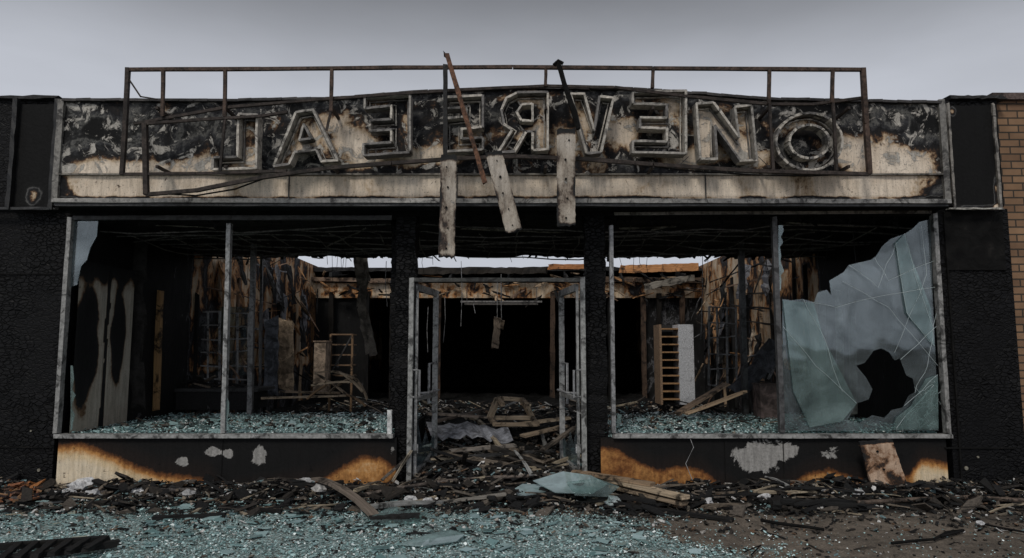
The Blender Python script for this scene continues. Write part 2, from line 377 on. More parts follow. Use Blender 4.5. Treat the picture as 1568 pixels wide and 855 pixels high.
b.beam((X(1197,665,0),0.0,zs+.035),(X(1186,335,0),0.03,Z(332,0)),0.055,0.07,(0.09,)*3,seg=8,jit=.003)
b.beam((X(597,664,0),0.0,zs+.03),(X(597,628,0),0.0,Z(628,0)),0.05,0.06,(0.7,0.7,0.68),seg=3,jit=.002)
b.beam((X(383,628,2.4),2.4,zs),(X(388,390,2.4),2.4,3.25),0.07,0.07,(0.18,)*3,seg=8,jit=.004)
b.beam((X(399,600,3.6),3.6,0.3),(X(401,390,3.6),3.6,3.25),0.04,0.05,(0.12,)*3,seg=8,jit=.004)
b.beam((X(1141,628,2.2),2.2,zs),(X(1134,360,2.2),2.2,3.25),0.08,0.08,(0.07,)*3,seg=8,jit=.004)
b.build("window_frames",m_metal,shop)
b=M()
b.beam((X(621,640,.15),0.18,0.0),(X(621,500,.15),0.18,3.28),0.24,0.24,up=(0,1,0),seg=40,jit=.012)
b.beam((X(914,640,.15),0.18,0.0),(X(911,500,.15),0.18,3.28),0.24,0.24,up=(0,1,0),seg=40,jit=.012)
b.beam((X(599,640,.3),0.4,0.6),(X(600,500,.3),0.4,3.2),0.07,0.07,up=(0,1,0),seg=40,jit=.014)
b.build("entrance_columns",m_char,shop)
b=M(); b.box(xL,X(1446,500,0),0.0,0.3,Z(330,0),zfb+0.0)
b.box(xL,X(1446,500,0),YF+0.04,0.0,zfb-0.06,zfb-0.045)
for i in range(90):
    x=ru(xL+.3,xr-.3); z=Z(331,0); b.beam((x,.1,z+.03),(x+ru(-.12,.12),.1+ru(-.05,.05),z-ru(.02,.09)),ru(.03,.16),ru(.01,.02),seg=3,jit=.012,taper=.4)
b.build("opening_header",m_soot,shop)
CH=3.22; YC=3.9
def cz(p,i,j):
    return Vector((p.x,p.y+ (ru(-.12,.12) if j>0.99 else 0), CH+0.06*noise.noise(Vector((p.x*1.3,p.y*1.3,0)))+0.03*noise.noise(Vector((p.x*6,p.y*6,3)))))
grid_sheet("front_ceiling",(-5.5,0.2,CH),(11,0,0),(0,YC-0.2,0),150,50,m_ceil,lambda p:0.75,lambda p:-0.02,shop,cz)
b=M(); b.box(-5.6,5.5,0.25,YC-0.15,CH+0.12,CH+0.3); 
for i in range(110):
    x=ru(-5.4,5.3); l=ru(.0,.07)*(1 if R()<.85 or abs(x)<1.4 else 3)
    b.beam((x,YC+ru(-.2,.1),CH+.05),(x+ru(-.15,.15),YC+ru(-.2,.15),CH+.02-l*0.5),ru(.02,.16),ru(.01,.03),seg=3,jit=.010,taper=0.5)
b.build("front_roof_deck",m_soot,shop)
b=M()
for i in range(10):
    y=0.5+i*0.36; pts=[(x,y+ru(-.03,.03),CH-0.08-0.05*math.sin(x*1.1+i)-ru(0,.05)) for x in np.arange(-5.2,5.2,0.45)]
    if i<8: b.tube(pts,0.010,4,(0.15,0.14,0.13))
for i in range(22):
    x=-5+i*0.46+ru(-.1,.1); y0=ru(.4,.9); b.tube([(x+ru(-.05,.05),y0+k*0.5,CH-0.08-ru(0,.10)) for k in range(6)],0.009,4,(0.16,0.15,0.13))
for (u1,v1,y1,u2,v2,y2) in ((350,352,1.2,440,383,3),(1090,345,1,1170,372,2.5),(1180,350,1.5,1240,372,3),(240,345,.6,330,350,1.0),(1000,352,1,1080,340,1.2),(560,350,1,500,378,2),(1200,342,.6,1380,350,.9),(950,350,.8,1060,346,1.0),(680,350,1,860,356,1.2),(690,372,2,780,366,2.2)):
    b.beam(P(u1,v1,y1),P(u2,v2,y2),0.03,0.012,(0.26,0.24,0.20),seg=5,jit=.01)
for i in range(40):
    x=ru(-5,5); y=ru(0.6,3.4); k=.5 if abs(x)<1.4 else 1; b.tube([(x,y,CH),(x+ru(-.03,.03),y,CH-ru(.1,.35)*k),(x+ru(-.08,.08),y+ru(-.05,.05),CH-ru(.35,.6)*k)],0.004,3,(0.05,)*3)
b.build("sagging_ceiling_grid",m_rust,shop)
XLW,XRW=-5.32,5.1
YB=10.0; YE=20.0; HW=3.85
def lw(p):
    y=p[1]
    if y<3.2: return 0.95
    t=0.34+0.36*noise.noise(Vector((p[0],y*1.6,p[2]*0.8)))
    if p[2]<1.2: t+=0.3
    return t
grid_sheet("side_wall_left",(XLW,0.35,0),(0,YE-.35,0),(0,0,HW),160,40,m_inter,lw,lambda p:0.15 if p[1]>3.2 else -.2,shop)
grid_sheet("side_wall_right",(XRW,0.35,0),(0,YE-.35,0),(0,0,HW),160,40,m_inter,lambda p:lw(p)+0.03,lambda p:0.15 if p[1]>3.2 else -.2,shop)
b=M(); b.box(XLW-.3,XLW-.02,0.35,YE,0,HW-0.01); b.box(XRW+.02,XRW+.3,0.35,YE,0,HW-0.01); b.box(XLW-.3,XRW+.3,YE,YE+.3,0,HW+.1)
b.box(XLW-.3,XRW+.3,YB+.5,YE,HW-.14,HW-.03)
b.build("rear_shell",m_soot,shop)
b=M()
WT=[(0.34,0.18,0.08),(0.20,0.13,0.09),(0.03,0.025,0.02),(0.40,0.29,0.19),(0.015,)*3,(0.01,)*3,(0.01,)*3]
for side,xw in ((-1,XLW),(1,XRW)):
    for i in range(8):
        y=3.5+i*0.8+ru(-.15,.15); xx=xw-side*ru(0.05,0.09)
        b.beam((xx,y,ru(0,.4)),(xx+ru(-.03,.03),y+ru(-.05,.05),ru(2.0,3.8)),0.06,0.045,random.choice(WT),seg=8,jit=.010)
    for i in range(40):
        y=ru(3.2,9.5); z=ru(1.0,3.6); xx=xw-side*ru(0.1,0.45)
        b.beam((xx,y,z),(xx-side*ru(-.1,.5),y+ru(-.8,.8),z+ru(-.8,.3)),ru(.012,.045),ru(.008,.02),random.choice(WT+[(.2,.2,.2)]),seg=5,jit=.014)
    for i in range(8):
        z=1.0+i*0.33; b.beam((xw-side*.13,3.5+ru(0,2),z),(xw-side*.13,6+ru(0,3.5),z+ru(-.25,.25)),0.02,0.025,random.choice(WT+[(.2,.2,.2)]),seg=10,jit=.012)
    for i in range(14):
        y=ru(4,9); z=ru(1.6,3.2); xx=xw-side*ru(.12,.3); b.beam((xx,y,z+.3),(xx-side*ru(0,.15),y+ru(-.1,.1),z-ru(.2,.6)),ru(.12,.4),.015,random.choice([(.40,.33,.25),(.012,.012,.012),(.02,.02,.02),(.16,.16,.17),(.42,.23,.11)]),up=(1,0,0),seg=6,jit=.035)
b.build("exposed_wall_studs",m_wood,shop)
b=M()
b.beam((XLW,YB+.3,Z(412,YB)),(XRW,YB+.3,Z(411,YB)),0.4,0.10,(0.025,)*3,seg=60,jit=.02)
b.beam((XLW,YB,Z(428,YB)),(P(648,430,YB).x,YB,Z(431,YB)),0.12,0.10,(0.20,0.14,0.10),seg=20,jit=.01)
b.beam((P(945,408,YB).x,YB-.5,Z(413,YB-.5)),(P(1062,408,YB).x,YB-.5,Z(409,YB-.5)),0.12,0.20,(0.50,0.24,0.10),seg=20,jit=.012)
b.beam((P(840,406,YB).x,YB-.3,Z(411,YB)),(P(893,406,YB).x,YB-.3,Z(411,YB)),0.12,0.13,(0.42,0.18,0.07),seg=10,jit=.012)
b.beam((P(640,412,YB).x,YB-.2,Z(417,YB)),(P(838,412,YB).x,YB-.2,Z(416,YB)),0.12,0.16,(0.03,.025,.02),seg=24,jit=.02)
b.beam((P(905,430,YB).x,YB,Z(428,YB)),(XRW,YB,Z(430,YB)),0.12,0.14,(0.10,0.07,0.05),seg=20,jit=.012)
b.beam((P(985,470,YB-1).x,YB-1,Z(440,YB-1)),(P(1062,420,YB-1).x,YB-1,Z(425,YB-1)),0.1,0.16,(0.2,0.18,0.15),seg=8,jit=.02)
for u,c in ((478,0),(507,2),(560,4),(600,2),(670,1),(845,1),(935,4),(985,1),(1008,2),(1045,1)):
    p=P(u,500,YB); b.beam((p.x,YB+ru(0,.3),0),(p.x+ru(-.04,.04),YB,3.1),0.12,0.12,tuple(q*0.35 for q in WT[c]),seg=14,jit=.01)
for i in range(90):
    x=ru(XLW,XRW); z=Z(ru(418,455),YB); b.beam((x,YB-.1,z),(x+ru(-.6,.6),YB-ru(0,.4),z+ru(-.3,.1)),ru(.02,.1),ru(.01,.04),random.choice(WT),seg=4,jit=.015)
for i in range(7):
    x=-4.6+i*1.5; b.beam((x,YB-ru(.2,1.2),3.45+ru(-.2,.05)),(x,YB+.2,3.62),0.05,0.12,(0.02,)*3,seg=8,jit=.015)
b.build("rear_bay_framing",m_wood,shop)
grid_sheet("rear_bay_header",(XLW,YB+.1,Z(456,YB)),(XRW-XLW,0,0),(0,0,Z(433,YB)-Z(456,YB)),200,16,m_inter,lambda p:0.28+0.25*noise.noise(Vector((p[0]*2,0,p[2]*2))),lambda p:0.1,shop)
grid_sheet("rear_bay_return",(XLW,YB+.2,0),(P(560,500,YB).x-XLW,0,0),(0,0,3),60,30,m_inter,lambda p:0.95,lambda p:-.1,shop)
grid_sheet("rear_bay_return_b",(P(985,500,YB).x,YB+.2,0),(XRW-P(985,500,YB).x,0,0),(0,0,3),60,30,m_inter,lambda p:0.8,lambda p:-.1,shop)
b=M(); b.box(XLW,XRW,0.3,YE,0.0,0.05); b.build("interior_floor",m_soot,shop)
def ov(p):
    w=0.03*noise.noise(Vector((3,p[1]*5,p[2]*3))); w2=.15*noise.noise(Vector((8,p[1]*4,p[2]*2.5)))
    y,z=p[1]+w,p[2]+w2; q1=((y-0.33)/0.21)**2+((z-1.65)/0.62)**2; q2=((y-1.00)/0.13)**2+((z-1.75)/0.55)**2
    t=0.10+0.95*math.exp(-q1**2*0.5)+0.9*math.exp(-q2**2*0.5)
    if abs(y-0.74)<0.04: t+=0.6
    if z>2.35: t+=(z-2.35)*3
    return t+0.35*max(0,1.0-z)
grid_sheet("soot_wall_panel",(XLW+.12,0.12,0.62),(0,1.2,0),(0,0,2.05),50,80,m_panel,ov,lambda p:-.1,shop)
# ============ doors
AD=(0.30,0.30,0.285); b=M()
for u,vb in ((629,738),(893,722)):
    x=X(u,560,-.03); b.beam((x,-.03,0.0),(x,-.03,Z(426,-.03)),0.055,0.085,AD,up=(0,1,0),seg=14,jit=.002)
b.beam((X(633,429,-.03),-.03,Z(429,-.03)),(X(889,429,-.03),-.03,Z(429,-.03)),0.08,0.045,(0.06,0.06,0.055),seg=14,jit=.003)
dfm=b.build("door_frame",m_metal,shop)
for side,u in ((1,637),(-1,885)):
    b=M(); x=X(u,560,0); zt=Z(436,0); y0=.04; y1=.95
    c=(0.34,0.34,0.33)
    xo=x+side*0.12
    b.beam((x,y0,.04),(x,y0,zt),.03,.05,c,up=(0,1,0),seg=8,jit=.002); b.beam((xo,y1,.06),(xo,y1,zt),.07,.06,c,up=(0,1,0),seg=8,jit=.002)
    b.beam((x,y0,zt-.03),(xo,y1,zt-.03),.045,.08,c,seg=4,jit=.002); b.beam((x,y0,.12),(xo,y1,.14),.045,.20,c,seg=4,jit=.002)
    b.beam((x,y0,1.02),(xo,y1,1.02),.04,.05,c,seg=4,jit=.002)
    hx=x+side*.2; b.tube([(xo,y1-.06,1.42),(hx-side*.13,y1-.25,1.42),(hx-side*.13,y1-.25,.92),(xo,y1-.06,.92)],.018,6,(0.35,)*3)
    b.tube([(x,y0+.1,1.08),(x+side*.11,y0+.2,1.08),(xo+side*.06,y1-.12,1.08),(xo,y1-.1,1.08)],.016,6,(0.3,)*3)
    b.tube([(x-side*.02,-.06,1.36),(x+side*.06,-.12,1.36),(x+side*.06,-.12,1.05),(x-side*.02,-.06,1.05)],.014,6,(0.25,)*3)
    b.box(x-.03,x+.03,y0+.0,y0+.03,0.4,.5,(0.5,)*3)
    o=b.build("open_door_leaf",m_metal,None)
    b=M(); L=lambda t,z:(x+(xo-x)*t,y0+(y1-y0)*t,z)
    b.slab([L(.04,.24),L(.96,.24),L(.96,.5),L(.7,.42),L(.5,.6),L(.3,.45),L(.12,.7),L(.04,1.0)],[],(.006,0,0),(.5,)*3); b.build("door_glass_shard",m_pane,o)
# ================================================================= SIGN
sign=empty("shop_sign")
YS=-0.50
LET={
'letter_l':([(372,180),(400,182),(398,262),(333,264),(333,246),(370,245)],[]),
'letter_a':([(458,178),(484,174),(521,250),(497,252),(489,234),(456,238),(448,256),(425,259)],[[(470,196),(482,217),(463,220)]]),
'letter_e':([(630,150),(630,238),(560,243),(560,226),(602,223),(602,204),(570,206),(570,190),(602,188),(602,168),(562,172),(562,154)],[]),
'letter_s':([(740,152),(740,200),(708,203),(708,218),(740,216),(740,234),(684,237),(684,187),(715,184),(715,170),(684,172),(684,155)],[]),
'letter_r':([(838,147),(838,233),(815,235),(815,207),(806,207),(788,237),(763,238),(784,204),(772,196),(768,174),(776,156),(792,148)],[[(815,165),(799,166),(791,178),(798,190),(815,191)]]),
'letter_v':([(872,150),(893,150),(908,205),(916,154),(937,156),(918,238),(896,240)],[]),
'letter_e2':([(1046,145),(1046,240),(966,238),(966,221),(1017,222),(1017,202),(977,201),(977,186),(1017,186),(1017,166),(966,165),(966,147)],[]),
'letter_n':([(1062,165),(1088,163),(1126,215),(1120,170),(1145,167),(1153,250),(1128,251),(1090,198),(1093,248),(1068,248)],[]),
}
O=[(1232+50*math.cos(a),222+43*math.sin(a)) for a in [2*math.pi*k/28 for k in range(28)]]
Oi=[(1232+30*math.cos(a),222+25*math.sin(a)) for a in [2*math.pi*k/28 for k in range(28)]]
LET['letter_o']=(O,[Oi])
def centroid_off(loop,d):
    n=len(loop); ar=sum(loop[i][0]*loop[(i+1)%n][1]-loop[(i+1)%n][0]*loop[i][1] for i in range(n)); sg=1 if ar>0 else -1
    out=[]
    for i in range(n):
        a=Vector(loop[i-1]);p=Vector(loop[i]);c=Vector(loop[(i+1)%n])
        e1=(p-a).normalized();e2=(c-p).normalized(); n1=Vector((-e1.y,e1.x))*sg;n2=Vector((-e2.y,e2.x))*sg
        m=(n1+n2); k=max(0.35,m.dot(n1)); out.append(tuple(p+m*(d/k)))
    return out
FB={'letter_l':.44,'letter_a':.36,'letter_e':.5,'letter_s':.52,'letter_r':.44,'letter_v':.46,'letter_e2':.5,'letter_n':.22,'letter_o':.46}
for nm,(o,hs) in LET.items():
    b=M(); fc=M()
    b1=[P(u,v,YS) for u,v in o]; bh=[[P(u,v,YS) for u,v in h] for h in hs]
    fc.slab(b1,bh,(0,0.03,0),(0.1,)*3)
    for loop,dd in [(o,0)]+[(centroid_off(o,5),1)]+[(h,0) for h in hs]:
        L=[P(u,v,YS) for u,v in loop]
        for i in range(len(L)):
            a=L[i];c=L[(i+1)%len(L)]; y0=YS-0.055 if dd==0 else YS-.014
            dep=0.15 if dd==0 else 0.04; wd=0.026 if dd==0 else 0.011
            cc=random.choice([(0.42,0.39,0.34),(0.30,0.28,0.25),(0.48,0.44,0.38),(0.16,0.15,0.14)])
            if abs((c-a).normalized().z)<.7: b.beam((a.x,y0,a.z),(c.x,y0,c.z),dep,wd,cc,seg=3,jit=.003)
            else: b.beam((a.x,y0,a.z),(c.x,y0,c.z),wd,dep,cc,up=(0,1,0),seg=3,jit=.003)
    b.build(nm+"_rim",m_rim,sign)
    f=fc.build(nm+"_face",m_fascia,sign)
    for k,fn in (('burn',lambda c:FB[nm]+0.3*noise.noise(Vector((c[0]*3,0,c[2]*3)))),('ash',lambda c:0.46)):
        a=f.data.attributes.new(k,'FLOAT','POINT'); a.data.foreach_set('value',np.array([fn(v.co) for v in f.data.vertices],dtype=np.float32))
b=M(); RC=(0.045,0.035,0.03); RC2=(0.075,0.05,0.038); YR=-0.66
def poly(pts,Y,w,c=RC,h=None,seg=3,jit=.002):
    for i in range(len(pts)-1):
        a=P(*pts[i],Y);d=P(*pts[i+1],Y); b.beam(a,d,w,h or w,c,seg=seg,jit=jit)
poly([(195,107),(400,106),(600,104),(785,103),(1000,105),(1321,107)],YR,0.038,RC2)
poly([(196,105),(192,190),(187,268)],YR,0.045); poly([(1321,105),(1326,190),(1331,267)],YR,0.05,RC2)
poly([(187,267),(300,266),(440,262)],YR,0.03)
poly([(225,298),(300,292),(400,272),(500,258),(600,250),(700,243),(790,240),(880,243),(1000,252),(1150,262),(1331,267)],YR,0.040,RC)
poly([(222,190),(224,298)],YR,0.05); poly([(222,190),(300,184),(400,178),(440,172)],YR,0.03)
poly([(205,190),(345,165),(510,151),(640,142),(740,136),(840,132),(940,134),(1045,147),(1180,160),(1245,160),(1323,150)],YR+.03,0.03)
for u,v in ((250,178),(345,178),(508,172),(836,133),(1000,135),(1178,160),(1275,158)):
    poly([(u,106),(u-1,v)],YR,0.035,RC2)
poly([(345,178),(337,262)],YR,.025); poly([(508,165),(500,200)],YR,.025); poly([(1178,160),(1184,262)],YR,.03); poly([(1275,150),(1281,262)],YR,.03)
poly([(195,118),(215,148)],YR,.015,seg=1); poly([(215,148),(240,152)],YR,.012,seg=1)
for u in (240,345,508,836,1000,1178,1300):
    p=P(u,165,YR); b.beam((p.x,YR,p.z),(p.x,YF,p.z-.02),.03,.03,RC)
    q=P(u,255,YR); b.beam((q.x,YR,q.z),(q.x,YF,q.z),.03,.03,RC)
for i in range(6):
    u=ru(560,1250); b.tube([P(u,240,YR+.05),P(u+ru(-15,15),252,YR),P(u+ru(-30,30),258,YR-.03)],0.004,4,(0.03,)*3)
b.build("carrier_frame",m_rust,sign)
b=M()
b.tube([P(u,v,-.60) for u,v in ((240,296),(300,300),(360,290),(420,268),(480,258),(560,254),(640,250))],.01,5,(0.02,)*3)
b.tube([P(u,v,-.58) for u,v in ((860,245),(960,250),(1060,262),(1150,268),(1240,270),(1320,266))],.008,5,(0.02,)*3)
b.build("sign_cables",m_soot,sign)
def board(name,pts,Y,nseg=26,base=0.2,holes=5,ash=0.1,mat=None):
    c=[P(u,v,Y) for u,v in pts]; vs=[];bs=[];T=0.03
    W=6
    for s_ in (0,1):
        for j in range(nseg+1):
            for i in range(W+1):
                tj=j/nseg; ti=i/W
                p=(c[0].lerp(c[1],ti)).lerp(c[3].lerp(c[2],ti),tj)
                if i in(0,W): p=p+Vector((ru(-.004,.004),0,0))
                if j in (0,nseg): p=p+Vector((0,0,ru(-.014,.014)))
                p=p+Vector((0,s_*T+0.01*math.sin(tj*3),0)); vs.append(tuple(p))
                bs.append(base+0.35*(1 if (tj<0.05 or tj>.97) else 0)+(0.14 if i in(0,W) else 0)+0.35*noise.noise(p*3.5))
    n1=(nseg+1)*(W+1); fs=[]
    for s_ in (0,1):
        for j in range(nseg):
            for i in range(W):
                a=s_*n1+j*(W+1)+i; q=(a,a+1,a+W+2,a+W+1); fs.append(q if s_ else q[::-1])
    for j in range(nseg):
        for i in (0,W):
            a=j*(W+1)+i; fs.append((a,a+W+1,a+W+1+n1,a+n1))
    for i in range(W):
        for j in (0,nseg):
            a=j*(W+1)+i; fs.append((a,a+1,a+1+n1,a+n1))
    me=bpy.data.meshes.new(name); me.from_pydata(vs,[],fs); me.materials.append(mat or m_board)
    for nm,arr in (('burn',bs),('ash',[ash]*len(vs))):
        a=me.attributes.new(nm,'FLOAT','POINT'); a.data.foreach_set('value',np.array(arr,dtype=np.float32))
    me.update(); o=bpy.data.objects.new(name,me); scene.collection.objects.link(o)
    b=M()
    for k in range(holes):
        t=(k+.6)/holes; p=(c[0].lerp(c[1],ru(.3,.7))).lerp(c[3].lerp(c[2],.5),t)+Vector((0,-.002,0))
        r=ru(.007,.014); b.tube([p+Vector((0,-.006,0)),p+Vector((0,.01,0))],r,8,(0.015,)*3)
    h=b.build("bolt_heads",m_soot,o); return o
board("hanging_board",[(675,237),(699,238),(696,394),(671,393)],-.86,base=.24,ash=.28)
board("hanging_board",[(743,234),(768,230),(800,353),(775,357)],-.80,base=.28,ash=.28)
board("hanging_board",[(853,198),(881,197),(881,346),(853,346)],-.86,base=0.29,ash=.28)
b=M(); b.beam(P(684,82,-.74),P(743,282,-.74),.05,.05,(0.15,0.075,0.045),seg=14,jit=.003,bend=-.02); b.beam(P(680,82,-.74),P(690,97,-.72),.03,.02,(0.06,)*3,seg=3,jit=.008)
b.beam(P(682,100,-.78),P(682,240,-.82),.045,.04,(0.02,)*3,seg=10,jit=.004); b.build("bent_sign_pole",m_rust)
b=M(); b.tube([P(u,v,-.78) for u,v in ((853,94),(858,108),(864,128),(872,150),(880,175),(886,198))],.03,6,(0.02,)*3,jit=.25)
b.tube([P(u,v,-.78) for u,v in ((848,100),(855,94),(862,98))],.025,5,(0.03,)*3,jit=.3); b.build("twisted_sign_bracket",m_soot)
# ================================================================= GLASS
pane=M()
outer=[(1199,660),(1198,458),(1212,460),(1228,458),(1247,463),(1252,448),(1266,444),(1273,452),(1270,430),(1292,417),(1300,406),(1334,398),(1342,392),(1352,376),(1364,366),(1386,358),(1398,350),(1408,340),(1424,336),(1437,660)]
hole=[(1311,560),(1324,556),(1338,537),(1350,534),(1362,540),(1370,552),(1378,549),(1388,575),(1398,580),(1402,600),(1392,606),(1383,624),(1366,628),(1355,640),(1336,636),(1316,648),(1298,643),(1304,632),(1312,618),(1330,612),(1336,596),(1326,578)]
pane.slab([P(u,v,0.02) for u,v in outer],[[P(u,v,0.02) for u,v in hole]],(0,0.008,0),(0.5,)*3)
pg=pane.build("shattered_window_pane",m_pane)
b=M()
b.slab([P(u,v,-.004) for u,v in ((1199,460),(1246,464),(1262,520),(1312,618),(1290,645),(1240,655),(1215,600))],[],(0,.006,0),(0.5,)*3)
b.slab([P(u,v,-.004) for u,v in ((1372,640),(1395,622),(1418,580),(1436,574),(1437,658),(1368,659))],[],(0,.006,0),(0.5,)*3)
b.slab([P(u,v,-.004) for u,v in ((1372,372),(1386,358),(1398,400),(1425,470),(1431,530),(1388,480))],[],(0,.006,0),(0.5,)*3)
b.slab([P(u,v,-.014) for u,v in ((1390,630),(1436,585),(1437,656),(1378,657))],[],(0,.006,0),(0.5,)*3)
b.build("cracked_shards",m_craze,pg)
b=M(); CR=(0.5,0.57,0.57)
def crack(pts,r=.0018,Y=-.008):
    q=[]
    for i in range(len(pts)-1):
        for k in range(4):
            t=k/4; q.append(P(pts[i][0]*(1-t)+pts[i+1][0]*t+ru(-1.5,1.5),pts[i][1]*(1-t)+pts[i+1][1]*t+ru(-1.5,1.5),Y))
    q.append(P(*pts[-1],Y)); b.tube(q,r,4,CR)
for c in [((1246,463),(1280,470),(1340,455),(1432,440)),((1199,500),(1250,560),(1312,618)),((1290,430),(1360,470),(1436,560)),
 ((1386,358),(1400,420),(1428,500)),((1372,372),(1388,480),(1431,530)),((1400,600),(1420,560),(1434,480)),((1410,345),(1420,420),(1370,540)),
 ((1230,458),(1262,520),(1290,600)),((1340,395),(1360,430),(1430,400)),((1378,552),(1434,500)),((1386,622),(1436,574)),((1372,655),(1430,590)),((1300,406),(1345,440),(1372,372))]: crack(c)
for i in range(110):
    u,v=ru(1372,1436),ru(585,657)
    if (u-1370)/66+(v-575)/85>0.95: crack(((u,v),(u+ru(-14,14),v+ru(-14,14))),.0013)
b.build("glass_cracks",m_crumb,pg)
b=M(); b.slab([P(u,v,0.02) for u,v in ((108,440),(114,338),(150,338),(148,362),(138,380),(133,398),(124,408),(118,436))],[],(0,.008,0),(0.5,)*3); b.build("window_glass_remnant",m_pane)
b=M()
for (u,v0,v1,sd,Yy) in ((345,610,660,1,0.02),(1192,345,450,1,.02),(945,635,655,1,.02),(108,560,660,1,.02)):
    pts=[(u,v0)]; k=v0
    while k<v1: pts.append((u+sd*ru(1,9),k)); k+=ru(6,16)
    pts.append((u,v1)); b.slab([P(a,c,Yy) for a,c in pts],[],(0,.006,0),(0.5,)*3)
b.build("window_glass_remnant",m_craze)
# ================================================================= GROUND
def smooth(a,b_,x): t=min(1,max(0,(x-a)/(b_-a))); return t*t*(3-2*t)
def gmask(x,y):
    n=noise.noise(Vector((x*0.9,y*1.4,2)))*0.5+noise.noise(Vector((x*3,y*4,5)))*0.3
    lim=lerpf(y,[(-4,2.2),(-2.6,2.2),(-1.4,1.5),(-1.0,0.8),(-0.7,-1)])
    return smooth(-0.35,0.45,(lim-x)*0.45+n)*smooth(-0.5,-0.95,y+n*0.3)
def sootmask(x,y):
    n=noise.noise(Vector((x*1.2,y*1.7,9)))*0.5
    return smooth(-1.7,-0.6,y+n*1.0)
def crumb_nodes(s,co):
    vc=s.vor(co,75,'F1','Color'); sp=s.n('ShaderNodeSeparateColor'); s.l(vc,sp.inputs[0])
    cr=s.ramp(sp.outputs[0],[(0.0,(0.03,0.048,0.048)),(0.35,(0.15,0.24,0.24)),(0.7,(0.31,0.45,0.445)),(0.93,(0.54,0.69,0.68)),(1,(0.85,0.92,0.9))])
    return sp,cr
xs=[-600,-200,-60,-20]+list(np.arange(-8,8.01,0.1))+[20,60,200,600]
ys=[-600,-200,-60,-20,-12,-9]+list(np.arange(-8,0.51,0.1))+[2,6,12,22,30,60,200,600]
vs=[(x,y,0.0) for y in ys for x in xs]; nx=len(xs)
fs=[(j*nx+i,j*nx+i+1,(j+1)*nx+i+1,(j+1)*nx+i) for j in range(len(ys)-1) for i in range(nx-1)]
me=bpy.data.meshes.new("ground"); me.from_pydata(vs,[],fs)
for nm,fn in (('glassmask',gmask),('sootmask',sootmask)):
    a=me.attributes.new(nm,'FLOAT','POINT'); a.data.foreach_set('value',np.array([fn(v[0],v[1]) if abs(v[0])<9 and -9<v[1]<1 else 0 for v in vs],dtype=np.float32))
s=NT("dirty_asphalt"); co=s.coord()
n1=s.noise(co,1.1,7,0.6,0.4); n2=s.noise(co,55,5,0.7); n3=s.noise(co,9,6,0.65)
base=s.ramp(n1,[(0.3,(0.065,0.054,0.043)),(0.55,(0.13,0.107,0.084)),(0.75,(0.19,0.157,0.124))])
base=s.mix(0.85,base,s.ramp(n2,[(0.3,g3(0.3)),(0.5,g3(1)),(0.72,g3(1.9))]),'MULTIPLY')
base=s.mix(0.7,base,s.ramp(n3,[(0.35,g3(0.4)),(0.65,g3(1.3))]),'MULTIPLY')
sm=s.attr('sootmask','Fac'); sf=s.ramp(s.math('ADD',sm,s.math('MULTIPLY',s.math('SUBTRACT',n3,0.5),1.0)),[(0.35,g3(0)),(0.6,g3(0.92))])
base=s.mix(sf,base,(0.010,0.009,0.008))
sp,cr=crumb_nodes(s,co)
gm=s.attr('glassmask','Fac'); gf=s.ramp(s.math('ADD',s.math('ADD',gm,-0.30),s.math('MULTIPLY',s.math('SUBTRACT',s.noise(co,4,8,0.75),0.5),2.6)),[(0.30,g3(0)),(0.5,g3(0.9))])
gf=s.math('MULTIPLY',gf,s.ramp(sp.outputs[1],[(0.22,g3(0.25)),(0.3,g3(1))]))
col=s.mix(gf,base,cr)
h=s.math('ADD',s.math('MULTIPLY',n2,0.6),s.math('MULTIPLY',s.math('MULTIPLY',sp.outputs[2],gf),1.0))
ro=s.ramp(gf,[(0,g3(0.85)),(1,g3(0.35))])
s.princ(col,ro,0,s.bump(h,0.8,0.014),0.3)
me.materials.append(s.m); me.update(); go=bpy.data.objects.new("ground",me); scene.collection.objects.link(go)
s=NT("glass_bed"); co=s.coord(); sp,cr=crumb_nodes(s,co)
gf=s.ramp(s.noise(co,4,8,0.75),[(0.42,g3(0)),(0.52,g3(0.9))]); gf=s.math('MULTIPLY',gf,s.ramp(sp.outputs[1],[(0.25,g3(0.2)),(0.33,g3(1))]))
s.princ(s.mix(gf,(0.008,0.008,0.008),cr),0.4,0,s.bump(s.math('MULTIPLY',sp.outputs[2],gf),0.8,0.014),0.3); m_bed=s.m
DX0,DX1=X(640,600,0),X(885,600,0)
def H(x,y):
    if y<0.0:
        h=0.12*smooth(-1.1,-0.15,y)*(0.6+0.8*noise.noise(Vector((x*1.5,y*2,1))))
        return max(0,h+0.035*smooth(-1.3,-.3,y)*noise.noise(Vector((x*7,y*7,4))))
    dep=0.10+0.16*smooth(0.5,3,y)
    return 0.06+dep*(0.75+0.7*noise.noise(Vector((x*1.6,y*1.1,7))))+0.05*noise.noise(Vector((x*6,y*5,4)))
vs=[];fs=[]; xs=np.arange(-7.5,7.51,0.06); ys=np.arange(-1.3,0.0,0.06); nx=len(xs)
for y in ys:
    for x in xs: vs.append((x,y,H(x,y)-0.006))
fs=[(j*nx+i,j*nx+i+1,(j+1)*nx+i+1,(j+1)*nx+i) for j in range(len(ys)-1) for i in range(nx-1)]
off=len(vs); xs2=np.arange(XLW+.05,XRW,0.12); ys2=np.arange(-0.05,13,0.12); nx=len(xs2)
for y in ys2:
    for x in xs2: vs.append((x,y,(H(x,max(y,0.001)) if y>0 else 0.02)))
for j in range(len(ys2)-1):
    for i in range(nx-1):
        x,y=xs2[i],ys2[j]
        if y<PD and not(DX0-.1<x<DX1+.1): continue
        fs.append((off+j*nx+i,off+j*nx+i+1,off+(j+1)*nx+i+1,off+(j+1)*nx+i))
me=bpy.data.meshes.new("rubble_bed"); me.from_pydata(vs,[],fs); me.materials.append(m_soot); me.update()
rub=bpy.data.objects.new("rubble_pile",me); scene.collection.objects.link(rub)
